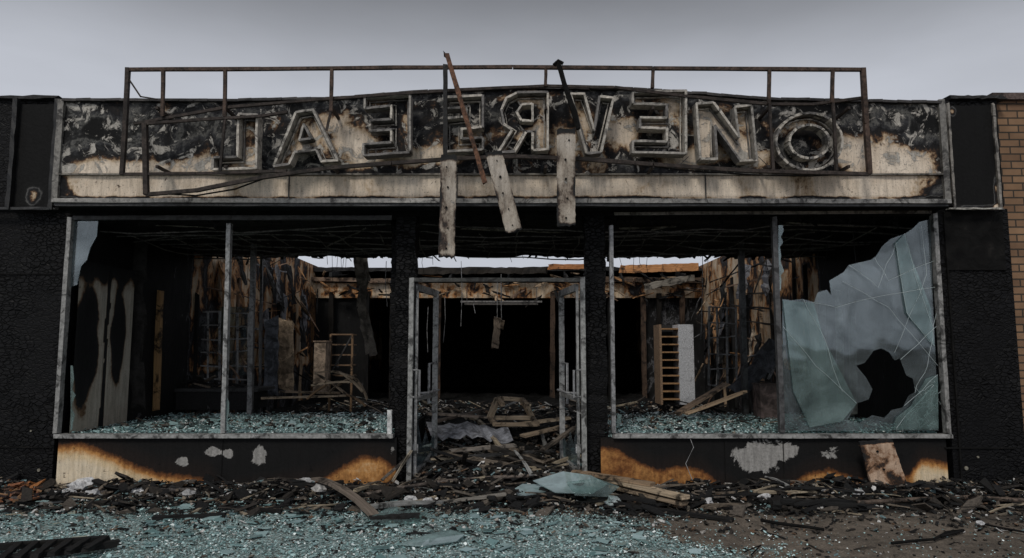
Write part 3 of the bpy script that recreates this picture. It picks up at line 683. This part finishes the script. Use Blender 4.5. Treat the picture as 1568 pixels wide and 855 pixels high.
def glasscol():
    r=R()
    if r<.42: k=ru(.22,.42); return (k*.60,k*.98,k*.97)
    if r<.78: k=ru(.42,.68); return (k*.71,k,k*.99)
    if r<.9: return (0.85,0.93,0.91)
    k=ru(.04,.14); return (k*.6,k,k)
b=M(); cnt=0
while cnt<34000:
    x=ru(-6,4.5); y=-0.5-2.6*R()**0.8
    if R()<gmask(x,y)**1.2*(0.14+1.5*max(0,0.38+noise.noise(Vector((x*2.2,y*3.2,3)))+.4*noise.noise(Vector((x*7,y*9,1))))):
        b.chip((x,y,ru(.004,.018)+(H(x,y) if y>-1.3 else 0)),ru(.004,.013)*(1.8 if R()<.08 else 1),glasscol(),0.55); cnt+=1
for i in range(6000):
    x=ru(-6.5,6.5); y=ru(-3.2,-.2); b.chip((x,y,H(x,y)+.006),ru(.003,.011),glasscol(),0.6)
for i in range(330):
    x=ru(-6,2.8); y=ru(-3,-.5)
    if gmask(x,y)>.3: b.chip((x,y,.016+H(x,y)),ru(.025,.09),random.choice([(0.13,0.22,0.22),(0.19,.31,.31),(.28,.4,.4)]),0.14,.005,ru(.8,1.6))
b.build("crushed_glass_on_ground",m_crumb)
for x0,x1 in ((xLb0+.05,xLb1-.05),(xRb0+.05,xRb1-.05)):
    b=M()
    for i in range(15000):
        x=ru(x0,x1); y=0.06+(PD-.1)*R()**1.1
        d=0.62+noise.noise(Vector((x*2,y*2,8)))+.25
        if R()<d: b.chip((x,y,zs+.004+ru(0,.04)),ru(.007,.02),glasscol(),0.6)
    for i in range(90):
        x=ru(x0,x1); y=ru(.1,PD); b.chip((x,y,zs+.03),ru(.03,.09),(0.26,.38,.38),0.4,.005)
    o=b.build("crushed_glass_in_window",m_crumb)
    b=M(); b.box(x0,x1,.07,PD-.01,zs-.019,zs-.002); b.build("glass_bed",m_bed,o)
DC=[(0.012,)*3]*9+[(0.03,0.026,0.022)]*4+[(0.10,0.085,0.07)]*3+[(0.20,0.17,0.13),(0.34,0.32,0.29),(0.55,0.54,0.52),(0.16,0.24,0.25),(0.13,0.08,0.05)]
b=M()
for i in range(8000):
    x=ru(-6.8,6.8); y=-1.9*R()**1.3-0.0
    if y<-1.2 and R()<.6: continue
    b.chip((x,y-.03,H(x,y)+ru(0,.02)),ru(.008,.035),random.choice(DC),0.7,ru(.003,.015),ru(.8,1.8))
for i in range(360):
    x=ru(-6.8,6.8); y=-1.2*R(); b.chip((x,y-.05,H(x,y)+ru(0,.05)),ru(.04,.12),random.choice(DC[:16]),0.6,ru(.008,.03),ru(.8,1.8))
for i in range(2600):
    x=ru(-6.8,6.8); y=ru(-3.2,-.3); b.chip((x,y,H(x,y)+.004),ru(.004,.022),random.choice(DC),0.6,ru(.003,.01),ru(.8,1.6))
for i in range(6000):
    y=0.0+9*R()**1.3; x=ru(DX0-.1,DX1+.1) if y<PD else ru(-4.6,4.4)
    b.chip((x,y,H(x,y+.001)+ru(0,.05)),ru(.015,.06),random.choice(DC),0.8,ru(.004,.02),ru(.8,2))
for i in range(520):
    x=ru(-5,5); y=ru(.2,PD)
    if xLb1<x<xRb0: continue
    b.chip((x,y,zs+ru(.0,.03)),ru(.01,.06),random.choice(DC),0.6,ru(.01,.03),ru(.8,2))
b.build("loose_debris",m_debris)
b=M()
SC=[(0.014,)*3]*6+[(0.04,0.035,0.03)]*3+[(0.16,0.13,0.10)]*3+[(0.30,0.25,0.18)]*2+[(0.25,0.25,0.24)]
def stick(x,y,z,L,w,c,th=None,inc=.15):
    th=R()*3.14 if th is None else th; d=Vector((math.cos(th),math.sin(th)*.7,ru(-inc,inc)))*L/2; c0=Vector((x,y,z+w*.5+abs(d.z)))
    b.beam(c0-d,c0+d,w,w*ru(.25,.8),c,seg=6,jit=w*.10,bend=ru(-.03,.05)*L,taper=ru(.5,1))
for i in range(460):
    x=ru(-6.8,6.8); y=-.05-1.2*R()**1.2; stick(x,y,H(x,y),ru(.08,.5),ru(.008,.035),random.choice(SC))
for i in range(32):
    x=ru(-2.6,3.2); y=-.25-.8*R(); stick(x,y,H(x,y),ru(.4,1.1),ru(.03,.08),random.choice(SC),th=random.choice((ru(-.4,.4),ru(0,3))),inc=.08)
for i in range(80):
    x=ru(-6,6.5); y=ru(-3,-1); stick(x,y,0,ru(.05,.35),ru(.006,.02),random.choice(SC[:9]),inc=.02)
for i in range(420):
    y=0.05+8*R()**1.2; x=ru(DX0,DX1) if y<PD else ru(-4.6,4.4); stick(x,y,H(x,y+.001),ru(.15,.9),ru(.01,.07),random.choice(SC),inc=.35)
for i in range(80):
    x=ru(-5,5); y=ru(.4,PD)
    if xLb1-.3<x<xRb0+.3: continue
    stick(x,y,zs,ru(.1,.5),ru(.01,.04),random.choice(SC))
b.build("burned_splinters",m_wood)
# ================================================================= individual objects
def one(name,fn,mat): 
    m=M(); fn(m); return m.build(name,mat)
WD=(0.30,0.23,0.16); WL=(0.46,0.36,0.25)
def planks(m):
    for (a,c,z,w,col) in (((886,724),(1049,762),.16,.12,WL),((890,733),(1048,771),.10,.12,WD),((905,742),(1046,775),.04,.10,(0.22,.15,.1)),((880,722),(1000,742),.20,.10,(0.28,.2,.13))):
        m.beam(G(*a,z),G(*c,z),w,.035,col,seg=12,jit=.002)
one("timber_plank_stack",planks,m_wood)
one("charred_plank",lambda m:m.beam(G(900,765,.05),G(1122,797,.02),.07,.03,(0.012,)*3,seg=14,jit=.004),m_wood)
one("bent_plank",lambda m:m.beam(G(483,733,.22),G(574,790,.02),.10,.025,(0.16,.13,.105),seg=12,jit=.003,bend=.06),m_wood)
one("charred_plank",lambda m:m.beam(G(236,793,.03),G(345,788,.03),.05,.03,(0.012,)*3,seg=10,jit=.004),m_wood)
one("charred_plank",lambda m:m.beam(G(338,776,.03),G(432,783,.03),.05,.03,(0.012,)*3,seg=10,jit=.004),m_wood)
one("charred_plank",lambda m:m.beam(G(565,795,.03),G(640,789,.06),.06,.04,(0.02,)*3,seg=10,jit=.006),m_wood)
one("charred_plank",lambda m:m.beam(G(668,770,.03),G(775,757,.10),.04,.03,(0.25,.23,.2),seg=10,jit=.004),m_wood)
one("bent_pipe",lambda m:m.tube([G(u,v,z) for u,v,z in ((555,758,.06),(610,748,.10),(680,737,.13),(760,731,.14),(840,728,.15),(880,730,.15))],.02,8,(0.16,.13,.11),jit=.05),m_rust)
one("fallen_pipe",lambda m:m.tube([G(u,v,.05) for u,v in ((-60,766),(50,763),(120,757),(200,752),(300,750))],.022,8,(0.09,.08,.075),jit=.05),m_rust)
one("fallen_pipe",lambda m:m.tube([G(u,v,.05) for u,v in ((1312,770),(1400,765),(1480,762),(1600,768))],.022,8,(0.12,.09,.07),jit=.05),m_rust)
one("twisted_wire",lambda m:m.tube([G(u,v,.03) for u,v in ((1365,832),(1400,828),(1430,826),(1450,815),(1475,812),(1440,822))],.012,6,(0.02,)*3,jit=.2),m_soot)
one("twisted_wire",lambda m:m.tube([G(u,v,.03) for u,v in ((1165,797),(1200,803),(1240,808),(1262,811))],.014,6,(0.02,)*3,jit=.2),m_soot)
one("twisted_wire",lambda m:m.tube([G(u,v,.03) for u,v in ((1140,845),(1165,835),(1150,850))],.006,6,(0.02,)*3,jit=.2),m_soot)
one("twisted_wire",lambda m:m.tube([G(u,v,.03) for u,v in ((1495,800),(1530,808),(1590,818))],.01,6,(0.02,)*3,jit=.2),m_soot)
one("loose_wire",lambda m:m.tube([P(1057,672,-.03),P(1062,685,-.12),P(1050,710,-.18),P(1060,735,-.2)],.004,4,(0.4,)*3),m_metal)
def sheet(m,pts,zz):
    q=[G(u,v,z) for (u,v),z in zip(pts,zz)]; c=sum(q,Vector())/len(q)
    b0=len(m.v); m.v.append(tuple(c))
    for p in q: m.v.append(tuple(p))
    for p in q: m.v.append(tuple(p-Vector((0,0,.008))))
    n=len(q)
    for i in range(n):
        j=(i+1)%n; m.face((b0,b0+1+i,b0+1+j),(0.5,)*3); m.face((b0+1+i,b0+1+n+i,b0+1+n+j,b0+1+j),(0.5,)*3)
one("fallen_glass_sheet",lambda m:sheet(m,[(816,736),(862,722),(905,728),(930,741),(908,755),(850,754)],[.16,.22,.22,.2,.14,.13]),m_sheet)
one("fallen_glass_sheet",lambda m:sheet(m,[(782,752),(800,741),(832,742),(838,752),(800,761)],[.08,.12,.12,.1,.06]),m_sheet)
one("fallen_glass_sheet",lambda m:sheet(m,[(612,833),(655,818),(690,811),(712,818),(700,828),(650,836)],[.03,.06,.06,.04,.03,.03]),m_sheet)
one("fallen_glass_sheet",lambda m:sheet(m,[(560,795),(600,775),(655,785),(640,800),(590,802)],[.03,.04,.03,.03,.03]),m_craze)
one("fallen_glass_sheet",lambda m:sheet(m,[(868,738),(915,733),(948,745),(930,760),(880,758)],[.2,.24,.22,.14,.12]),m_craze)
def chunk(m,u,v,rpx,col,z=.03):
    p=G(u,v,z); r=rpx*(p.y-CAM.y)/F
    import bmesh
    bm=bmesh.new(); bmesh.ops.create_icosphere(bm,subdivisions=2,radius=r)
    o=R()*50
    b0=len(m.v)
    for w in bm.verts:
        k=1+0.7*noise.noise(w.co/r*1.6+Vector((o,0,0))); m.v.append(tuple(p+Vector((w.co.x*k*1.15,w.co.y*k,w.co.z*k*.7+r*.4))))
    for f in bm.faces: m.face(tuple(b0+w.index for w in f.verts),col)
    bm.free()
for (u,v,r,c) in ((128,748,14,(0.6,0.6,0.6)),(108,757,9,(.45,.45,.45)),(143,760,9,(.5,.5,.5)),(210,757,10,(0.7,.7,.7)),(468,745,13,(.4,.4,.4)),(440,748,10,(.25,.25,.25)),(405,748,14,(.02,.02,.02)),(378,752,10,(.03,.03,.03)),(490,755,10,(.45,.44,.42)),(628,768,8,(.5,.5,.5)),(655,770,7,(.45,.45,.45)),(938,772,10,(.4,.45,.45)),(1144,738,11,(.3,.32,.38)),(1170,765,8,(.5,.5,.5)),(730,745,6,(.4,.4,.4)),(290,760,8,(.3,.3,.3)),(1315,757,7,(.4,.4,.4)),(350,748,9,(.03,.03,.03)),(1500,803,5,(.5,.5,.5)),(992,722,6,(.4,.4,.4)),(520,745,8,(.02,.02,.02)),(1085,770,6,(.5,.5,.5)),(1215,760,6,(.4,.4,.4)),(270,752,9,(.03,.03,.03))):
    one("plaster_chunk" if c[0]>.1 else "charcoal_chunk",lambda m:chunk(m,u,v,r,c),m_debris)
def rustpile(m):
    for i in range(90): 
        g=G(ru(-20,60),ru(748,770),.03); m.chip(g+Vector((0,0,ru(0,.07))),ru(.02,.08),random.choice([(0.34,.14,.05),(.24,.10,.05),(.12,.07,.05),(.3,.17,.09),(.03,.02,.02)]),.6,.02,ru(.8,1.8))
one("rusted_debris_heap",rustpile,m_debris)
def pallet(m):
    for k in range(6):
        a=G(0+k*26,858-k*3,.08); d=G(30+k*26,832-k*1.5,.08); m.beam(a,d,.05,.03,(0.012,)*3,seg=6,jit=.004)
    m.beam(G(-10,838,.05),G(165,826,.05),.06,.05,(0.012,)*3,seg=8,jit=.004); m.beam(G(0,858,.05),G(180,832,.05),.06,.05,(0.012,)*3,seg=8,jit=.004)
one("charred_pallet",pallet,m_wood)
board("leaning_board",[(1316,677),(1366,673),(1396,757),(1340,758)],-.22,base=0.30,holes=3,ash=0.1,mat=m_peach)
def shelf(m):
    Y=7.0; z0=P(1040,620,Y).z; z1=P(1040,497,Y).z; xa=P(1040,560,Y).x; xb=P(1063,560,Y).x; xc=P(1012,560,Y).x
    m.box(xa,xb,Y,Y+.6,z0,z1,(0.50,0.51,0.53)); m.box(xc,xa,Y+.55,Y+.6,z0,z1,(0.03,)*3); m.box(xc-.02,xc+.03,Y,Y+.6,z0,z1,(0.25,.17,.11))
    k=z0+.1
    while k<z1: m.box(xc+.03,xa,Y,Y+.5,k,k+.03,(0.34,.20,.10)); k+=.17
one("shelving_cabinet",shelf,m_debris)
def shelf2(m):
    Y=6.5; a=P(505,575,Y);c=P(540,512,Y)
    for x in (a.x,c.x): m.beam((x,Y,.3),(x,Y,c.z),.04,.04,(0.22,.14,.08))
    for k in range(5): z=a.z+(c.z-a.z)*k/4; m.box(a.x,c.x,Y,Y+.4,z-.02,z+.01,(0.2,.13,.08))
    m.beam((a.x,Y,a.z),(c.x,Y,c.z),.03,.03,(0.05,)*3)
one("wooden_shelf_frame",shelf2,m_wood)
def carton(m):
    a=P(480,570,6);c=P(499,524,6); m.box(a.x,c.x,6,6.4,a.z-.4,c.z,(0.35,.27,.2)); m.box(a.x-.02,c.x+.02,5.98,6.42,c.z,c.z+.03,(0.3,.22,.16))
one("filing_carton",carton,m_cloth)
def chair(m):
    Y=3.2; q=lambda u,v,dy=0:P(u,v,Y+dy)
    for a,c in (((482,572),(530,604)),((530,604),(560,622)),((500,568),(545,580)),((545,580),(562,612)),((482,572),(520,570)),((478,590),(540,585)),((520,570),(556,600)),((505,600),(545,575)),((470,612),(500,590))):
        m.beam(q(*a,ru(-.2,.2)),q(*c,ru(-.2,.2)),.045,.03,random.choice([WD,WL,(0.26,.17,.1)]),seg=4,jit=.003,bend=.02)
    m.beam(q(400,610),q(530,606,.3),.15,.03,WL,seg=6,jit=.003)
    m.beam(q(430,600,.4),q(520,602,.3),.10,.03,WD,seg=6,jit=.003)
one("broken_wooden_chair",chair,m_wood)
def counter(m):
    Y=2.9; a=P(250,600,Y);c=P(385,628,Y); m.box(a.x,c.x,Y,Y+.7,c.z,a.z,(0.02,)*3); m.box(a.x-.05,c.x+.1,Y-.05,Y+.75,a.z,a.z+.05,(0.05,)*3)
    for i in range(14): m.beam((ru(a.x,c.x),Y+ru(0,.5),a.z+.07),(ru(a.x,c.x),Y+ru(0,.5),a.z+ru(.08,.25)),ru(.02,.08),.03,random.choice(SC),seg=3,jit=.006)
one("burned_counter",counter,m_debris)
def grid(m,u0,u1,v0,v1,Y,nu,nv,c):
    for i in range(nu+1):
        u=u0+(u1-u0)*i/nu; m.beam(P(u,v1,Y),P(u+ru(-2,2),v0,Y),.03,.03,c,seg=3,jit=.004)
    for j in range(nv+1):
        v=v0+(v1-v0)*j/nv; m.beam(P(u0,v,Y),P(u1,v+ru(-3,3),Y),.022,.022,c,seg=3,jit=.004)
one("metal_display_rack",lambda m:grid(m,284,336,478,600,3.7,3,6,(0.34,.34,.34)),m_metal)
one("metal_display_rack",lambda m:grid(m,345,380,480,600,3.9,2,6,(0.3,.3,.3)),m_metal)
one("metal_display_rack",lambda m:grid(m,250,268,460,600,3.0,1,9,(0.42,.42,.42)),m_metal)
one("metal_display_rack",lambda m:grid(m,1085,1128,470,590,4.4,3,5,(0.25,.25,.25)),m_metal)
b=M(); b.slab([P(u,v,4.3) for u,v in ((280,470),(382,470),(382,575),(280,575))],[],(0,.02,0),(.5,)*3); b.build("partition_glass",m_pane)
one("door_stud",lambda m:m.beam(P(239,628,2.2),P(245,445,2.2),.07,.09,(0.36,.22,.10),seg=8,jit=.004),m_wood)
one("standing_panel",lambda m:m.beam(P(438,600,5.0),P(438,490,5.0),.28,.04,(0.48,.36,.24),up=(0,1,0),seg=8,jit=.02),m_cloth)
one("standing_panel",lambda m:m.beam(P(415,600,4.6),P(417,488,4.6),.24,.04,(0.14,.15,.17),up=(0,1,0),seg=8,jit=.02),m_cloth)
for u,c in ((1262,.26),(1288,.34),(1308,.16),(1410,.2)):
    one("display_slat",lambda m:m.beam(P(u,636,1.7),P(u-4,445,1.7),.09,.04,(c*1.0,c*.97,c*.9),up=(0,1,0),seg=10,jit=.006),m_cloth)
one("display_slat",lambda m:m.beam(P(1347,636,2.3),P(1340,450,2.3),.10,.04,(.12,.115,.10),up=(0,1,0),seg=10,jit=.006),m_cloth)
def rp(m):
    m.beam(P(1036,634,1.7),P(1112,588,2.1),.14,.03,(0.28,.2,.14),seg=6,jit=.004); m.beam(P(1050,634,1.5),P(1140,600,1.6),.12,.03,(0.36,.26,.17),seg=6,jit=.004)
    m.beam(P(1068,628,1.9),P(1130,604,2.0),.12,.03,(0.1,.08,.07),seg=6,jit=.004)
one("leaning_planks",rp,m_wood)
def drape(m,pts,Y,w,col):
    n=len(pts)
    for k in range(3):
        for i in range(n-1):
            a=P(*pts[i],Y+k*.03);c=P(*pts[i+1],Y+k*.03); o=Vector((ru(-.05,.05),0,0)); m.beam(a+o,c+o,w*ru(.5,1.1),.02,col,up=(0,1,0),seg=4,jit=.02)
one("hanging_burned_curtain",lambda m:drape(m,[(552,392),(556,430),(553,465),(560,500),(568,540)],4.0,.16,(0.18,.16,.135)),m_cloth)
one("hanging_burned_curtain",lambda m:drape(m,[(212,360),(208,430),(214,500),(206,560),(210,620)],1.5,.2,(0.03,.028,.026)),m_cloth)
one("crumpled_metal_sheet",lambda m:drape(m,[(1130,600),(1160,570),(1185,530)],2.4,.3,(0.09,.09,.1)),m_cloth)
def bx(m):
    a=P(1165,628,1.8);c=P(1192,590,1.8); m.box(a.x,c.x,1.8,2.1,zs,c.z,(0.16,.12,.11)); m.box(a.x-.01,c.x+.01,1.79,2.11,c.z,c.z+.02,(0.12,.09,.08))
one("scorched_box",bx,m_cloth)
def fr(m):
    Y=2.3
    A=[(750,640),(762,610),(800,612),(815,640)]
    for i in range(4):
        a=P(*A[i],Y);c=P(*A[(i+1)%4],Y+.1); m.beam(a,c,.09,.06,WL,seg=5,jit=.003)
    B=[(a+8,v+10) for a,v in A]
    for i in range(4):
        m.beam(P(*A[i],Y),P(*B[i],Y-.5),.06,.05,WD,seg=3,jit=.003)
    m.beam(P(*B[0],Y-.5),P(*B[3],Y-.5),.08,.05,WD,seg=4,jit=.003)
one("overturned_wooden_crate",fr,m_wood)
def ep(m):
    m.beam(P(775,652,1.9),P(872,640,2.1),.16,.035,WL,seg=8,jit=.003); m.beam(P(800,668,1.2),P(868,652,1.6),.13,.03,WD,seg=8,jit=.003)
    m.beam(P(655,633,2.6),P(760,640,2.4),.16,.03,(0.3,.24,.19),seg=8,jit=.003); m.beam(P(668,645,2.2),P(740,628,2.9),.12,.03,(0.14,.11,.09),seg=8,jit=.003)
    m.beam(P(690,690,.8),P(790,682,1.1),.14,.03,(0.26,.23,.2),seg=8,jit=.004); m.beam(P(700,700,.5),P(850,690,.9),.06,.03,(0.05,)*3,seg=8,jit=.005)
    m.beam(P(830,690,.6),P(880,655,1.0),.06,.03,(0.12,.1,.08),seg=8,jit=.005); m.beam(P(585,735,-.1),P(625,700,-.05),.05,.03,(0.14,.12,.1),seg=6,jit=.004)
    m.beam(P(600,738,-.2),P(630,690,-.08),.03,.02,(0.3,.26,.2),seg=6,jit=.003)
one("fallen_timbers",ep,m_wood)
def corr(m):
    n=14; b0=len(m.v)
    for i in range(n+1):
        t=i/n; u=652+t*126; v=646+t*8+math.sin(t*9)*3
        a=P(u,v,1.7); c=P(u+8,v+22,1.25); m.v+= [tuple(a+Vector((0,0,.02*math.sin(i*2)))),tuple(c+Vector((0,0,.03*math.sin(i*2.4))))]
    for i in range(n): m.face((b0+2*i,b0+2*i+1,b0+2*i+3,b0+2*i+2),(0.27,0.28,0.31))
one("buckled_metal_sheet",corr,m_cloth)
def fix(m):
    Y=8.5; a=P(705,462,Y);c=P(830,462,Y); m.box(a.x,c.x,Y,Y+.25,a.z-.02,a.z+.02,(0.2,.19,.18)); m.box(a.x+.1,c.x-.1,Y-.02,Y+.2,a.z-.08,a.z-.04,(0.1,.09,.08))
    for u in (715,768,822): m.tube([P(u,462,Y),P(u,440,Y)],.01,4,(0.1,)*3)
one("hanging_light_fixture",fix,m_metal)
def wires(m):
    for (u,v0,v1,Y) in ((680,455,525,5),(768,420,490,5),(760,430,490,5),(655,470,540,6),(706,400,500,7),(1076,380,520,4),(590,400,470,4),(725,455,480,7)):
        m.tube([P(u+ru(-2,2),v0,Y),P(u+ru(-2,2),(v0+v1)/2,Y),P(u+ru(-3,3),v1,Y)],.006,4,(0.35,)*3)
one("dangling_wires",wires,m_metal)
def dz(m): m.beam(P(762,488,5),P(758,533,5),.13,.04,(0.30,.23,.17),up=(0,1,0),seg=6,jit=.01); m.beam(P(770,490,5),P(768,505,5),.06,.04,(0.2,.15,.1),up=(0,1,0),seg=3,jit=.008)
one("dangling_plank",dz,m_wood)
# ================================================================= neighbour brick building
nb=empty("brick_building")
s=NT("tan_brick"); co=s.coord('Object',(1,1,1)); cx=s.n('ShaderNodeSeparateXYZ'); s.l(co,cx.inputs[0]); cb=s.n('ShaderNodeCombineXYZ'); s.l(s.math('ADD',cx.outputs[0],cx.outputs[1]),cb.inputs[0]); s.l(cx.outputs[2],cb.inputs[1])
br=s.n('ShaderNodeTexBrick'); s.l(cb.outputs[0],br.inputs['Vector']); br.inputs['Scale'].default_value=1.0; br.inputs['Brick Width'].default_value=0.24; br.inputs['Row Height'].default_value=0.09; br.inputs['Mortar Size'].default_value=0.009
br.inputs['Color1'].default_value=(0.27,0.165,0.095,1); br.inputs['Color2'].default_value=(0.17,0.10,0.06,1); br.inputs['Mortar'].default_value=(0.05,0.04,0.03,1)
c=s.mix(0.6,br.outputs[0],s.ramp(s.noise(co,3,6),[(0.3,g3(0.45)),(0.7,g3(1.15))]),'MULTIPLY')
s.princ(c,0.85,0,s.bump(s.math('SUBTRACT',1.0,br.outputs[1]),0.8,0.01),0.25); m_brick=s.m
b=M(); xb=X(1530,250,0)
b.box(xb,xb+7,0.06,8,0,Z(152,0)); b.build("brick_walls",m_brick,nb)
b=M(); b.box(xb-.02,xb+7.05,0.0,8.05,Z(152,0),Z(142,0),(0.12,.09,.08)); b.build("parapet_coping",m_rust,nb)
# ================================================================= sky / light
w=bpy.data.worlds.new("World"); scene.world=w; w.use_nodes=True; t=w.node_tree; t.nodes.clear()
SE,SR=math.radians(46),math.radians(200)
def wn(ty,**k):
    nd=t.nodes.new(ty)
    for a,b_ in k.items(): setattr(nd,a,b_)
    return nd
sky=wn('ShaderNodeTexSky',sky_type='NISHITA'); sky.sun_disc=False; sky.sun_elevation=SE; sky.sun_rotation=SR; sky.air_density=1.5; sky.dust_density=4
hs=wn('ShaderNodeHueSaturation'); hs.inputs['Saturation'].default_value=0.15; t.links.new(sky.outputs[0],hs.inputs['Color'])
tc=wn('ShaderNodeTexCoord'); sx=wn('ShaderNodeSeparateXYZ'); t.links.new(tc.outputs['Generated'],sx.inputs[0])
rp_=wn('ShaderNodeValToRGB'); e=rp_.color_ramp
stops=[(0.0,5.6),(0.25,6.2),(0.34,5.6),(0.38,4.5),(0.43,3.1),(0.48,2.0),(0.6,2.0),(1.0,5.0)]
while len(e.elements)>1: e.elements.remove(e.elements[-1])
for i,(p,vv) in enumerate(stops):
    c=(vv/8*.92,vv/8*.965,vv/8*1.075,1)
    if i==0: e.elements[0].position=p; e.elements[0].color=c
    else: q=e.elements.new(p); q.color=c
t.links.new(sx.outputs[2],rp_.inputs[0])
nz=wn('ShaderNodeTexNoise'); nz.inputs['Scale'].default_value=2.2; nz.inputs['Detail'].default_value=5; mp=wn('ShaderNodeMapping'); mp.inputs['Scale'].default_value=(1,1,3); t.links.new(tc.outputs['Generated'],mp.inputs[0]); t.links.new(mp.outputs[0],nz.inputs[0])
mr=wn('ShaderNodeMapRange'); mr.inputs[1].default_value=.3; mr.inputs[2].default_value=.7; mr.inputs[3].default_value=7.0; mr.inputs[4].default_value=9.0; t.links.new(nz.outputs[0],mr.inputs[0])
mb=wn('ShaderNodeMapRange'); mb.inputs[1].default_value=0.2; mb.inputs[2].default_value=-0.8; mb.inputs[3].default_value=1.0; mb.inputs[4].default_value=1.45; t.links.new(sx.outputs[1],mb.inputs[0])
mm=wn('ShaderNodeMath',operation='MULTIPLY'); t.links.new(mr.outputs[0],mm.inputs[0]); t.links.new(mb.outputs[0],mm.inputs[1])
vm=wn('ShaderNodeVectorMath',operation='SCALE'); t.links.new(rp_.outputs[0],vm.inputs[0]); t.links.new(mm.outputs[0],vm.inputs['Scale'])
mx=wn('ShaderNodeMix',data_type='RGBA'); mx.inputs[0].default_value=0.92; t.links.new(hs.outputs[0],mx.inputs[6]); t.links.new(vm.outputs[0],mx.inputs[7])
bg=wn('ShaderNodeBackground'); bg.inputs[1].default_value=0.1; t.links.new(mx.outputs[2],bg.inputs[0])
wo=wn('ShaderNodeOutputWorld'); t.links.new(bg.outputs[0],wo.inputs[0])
sd=bpy.data.lights.new("sun",'SUN'); sd.energy=1.5; sd.angle=math.radians(14); sd.color=(1,0.95,0.88)
so=bpy.data.objects.new("sun",sd); scene.collection.objects.link(so)
dirv=Vector((-0.35*math.cos(SE),-0.93*math.cos(SE),math.sin(SE)))
so.rotation_euler=dirv.to_track_quat('Z','Y').to_euler()
scene.view_settings.view_transform='Standard'; scene.view_settings.look='None'; scene.view_settings.exposure=0
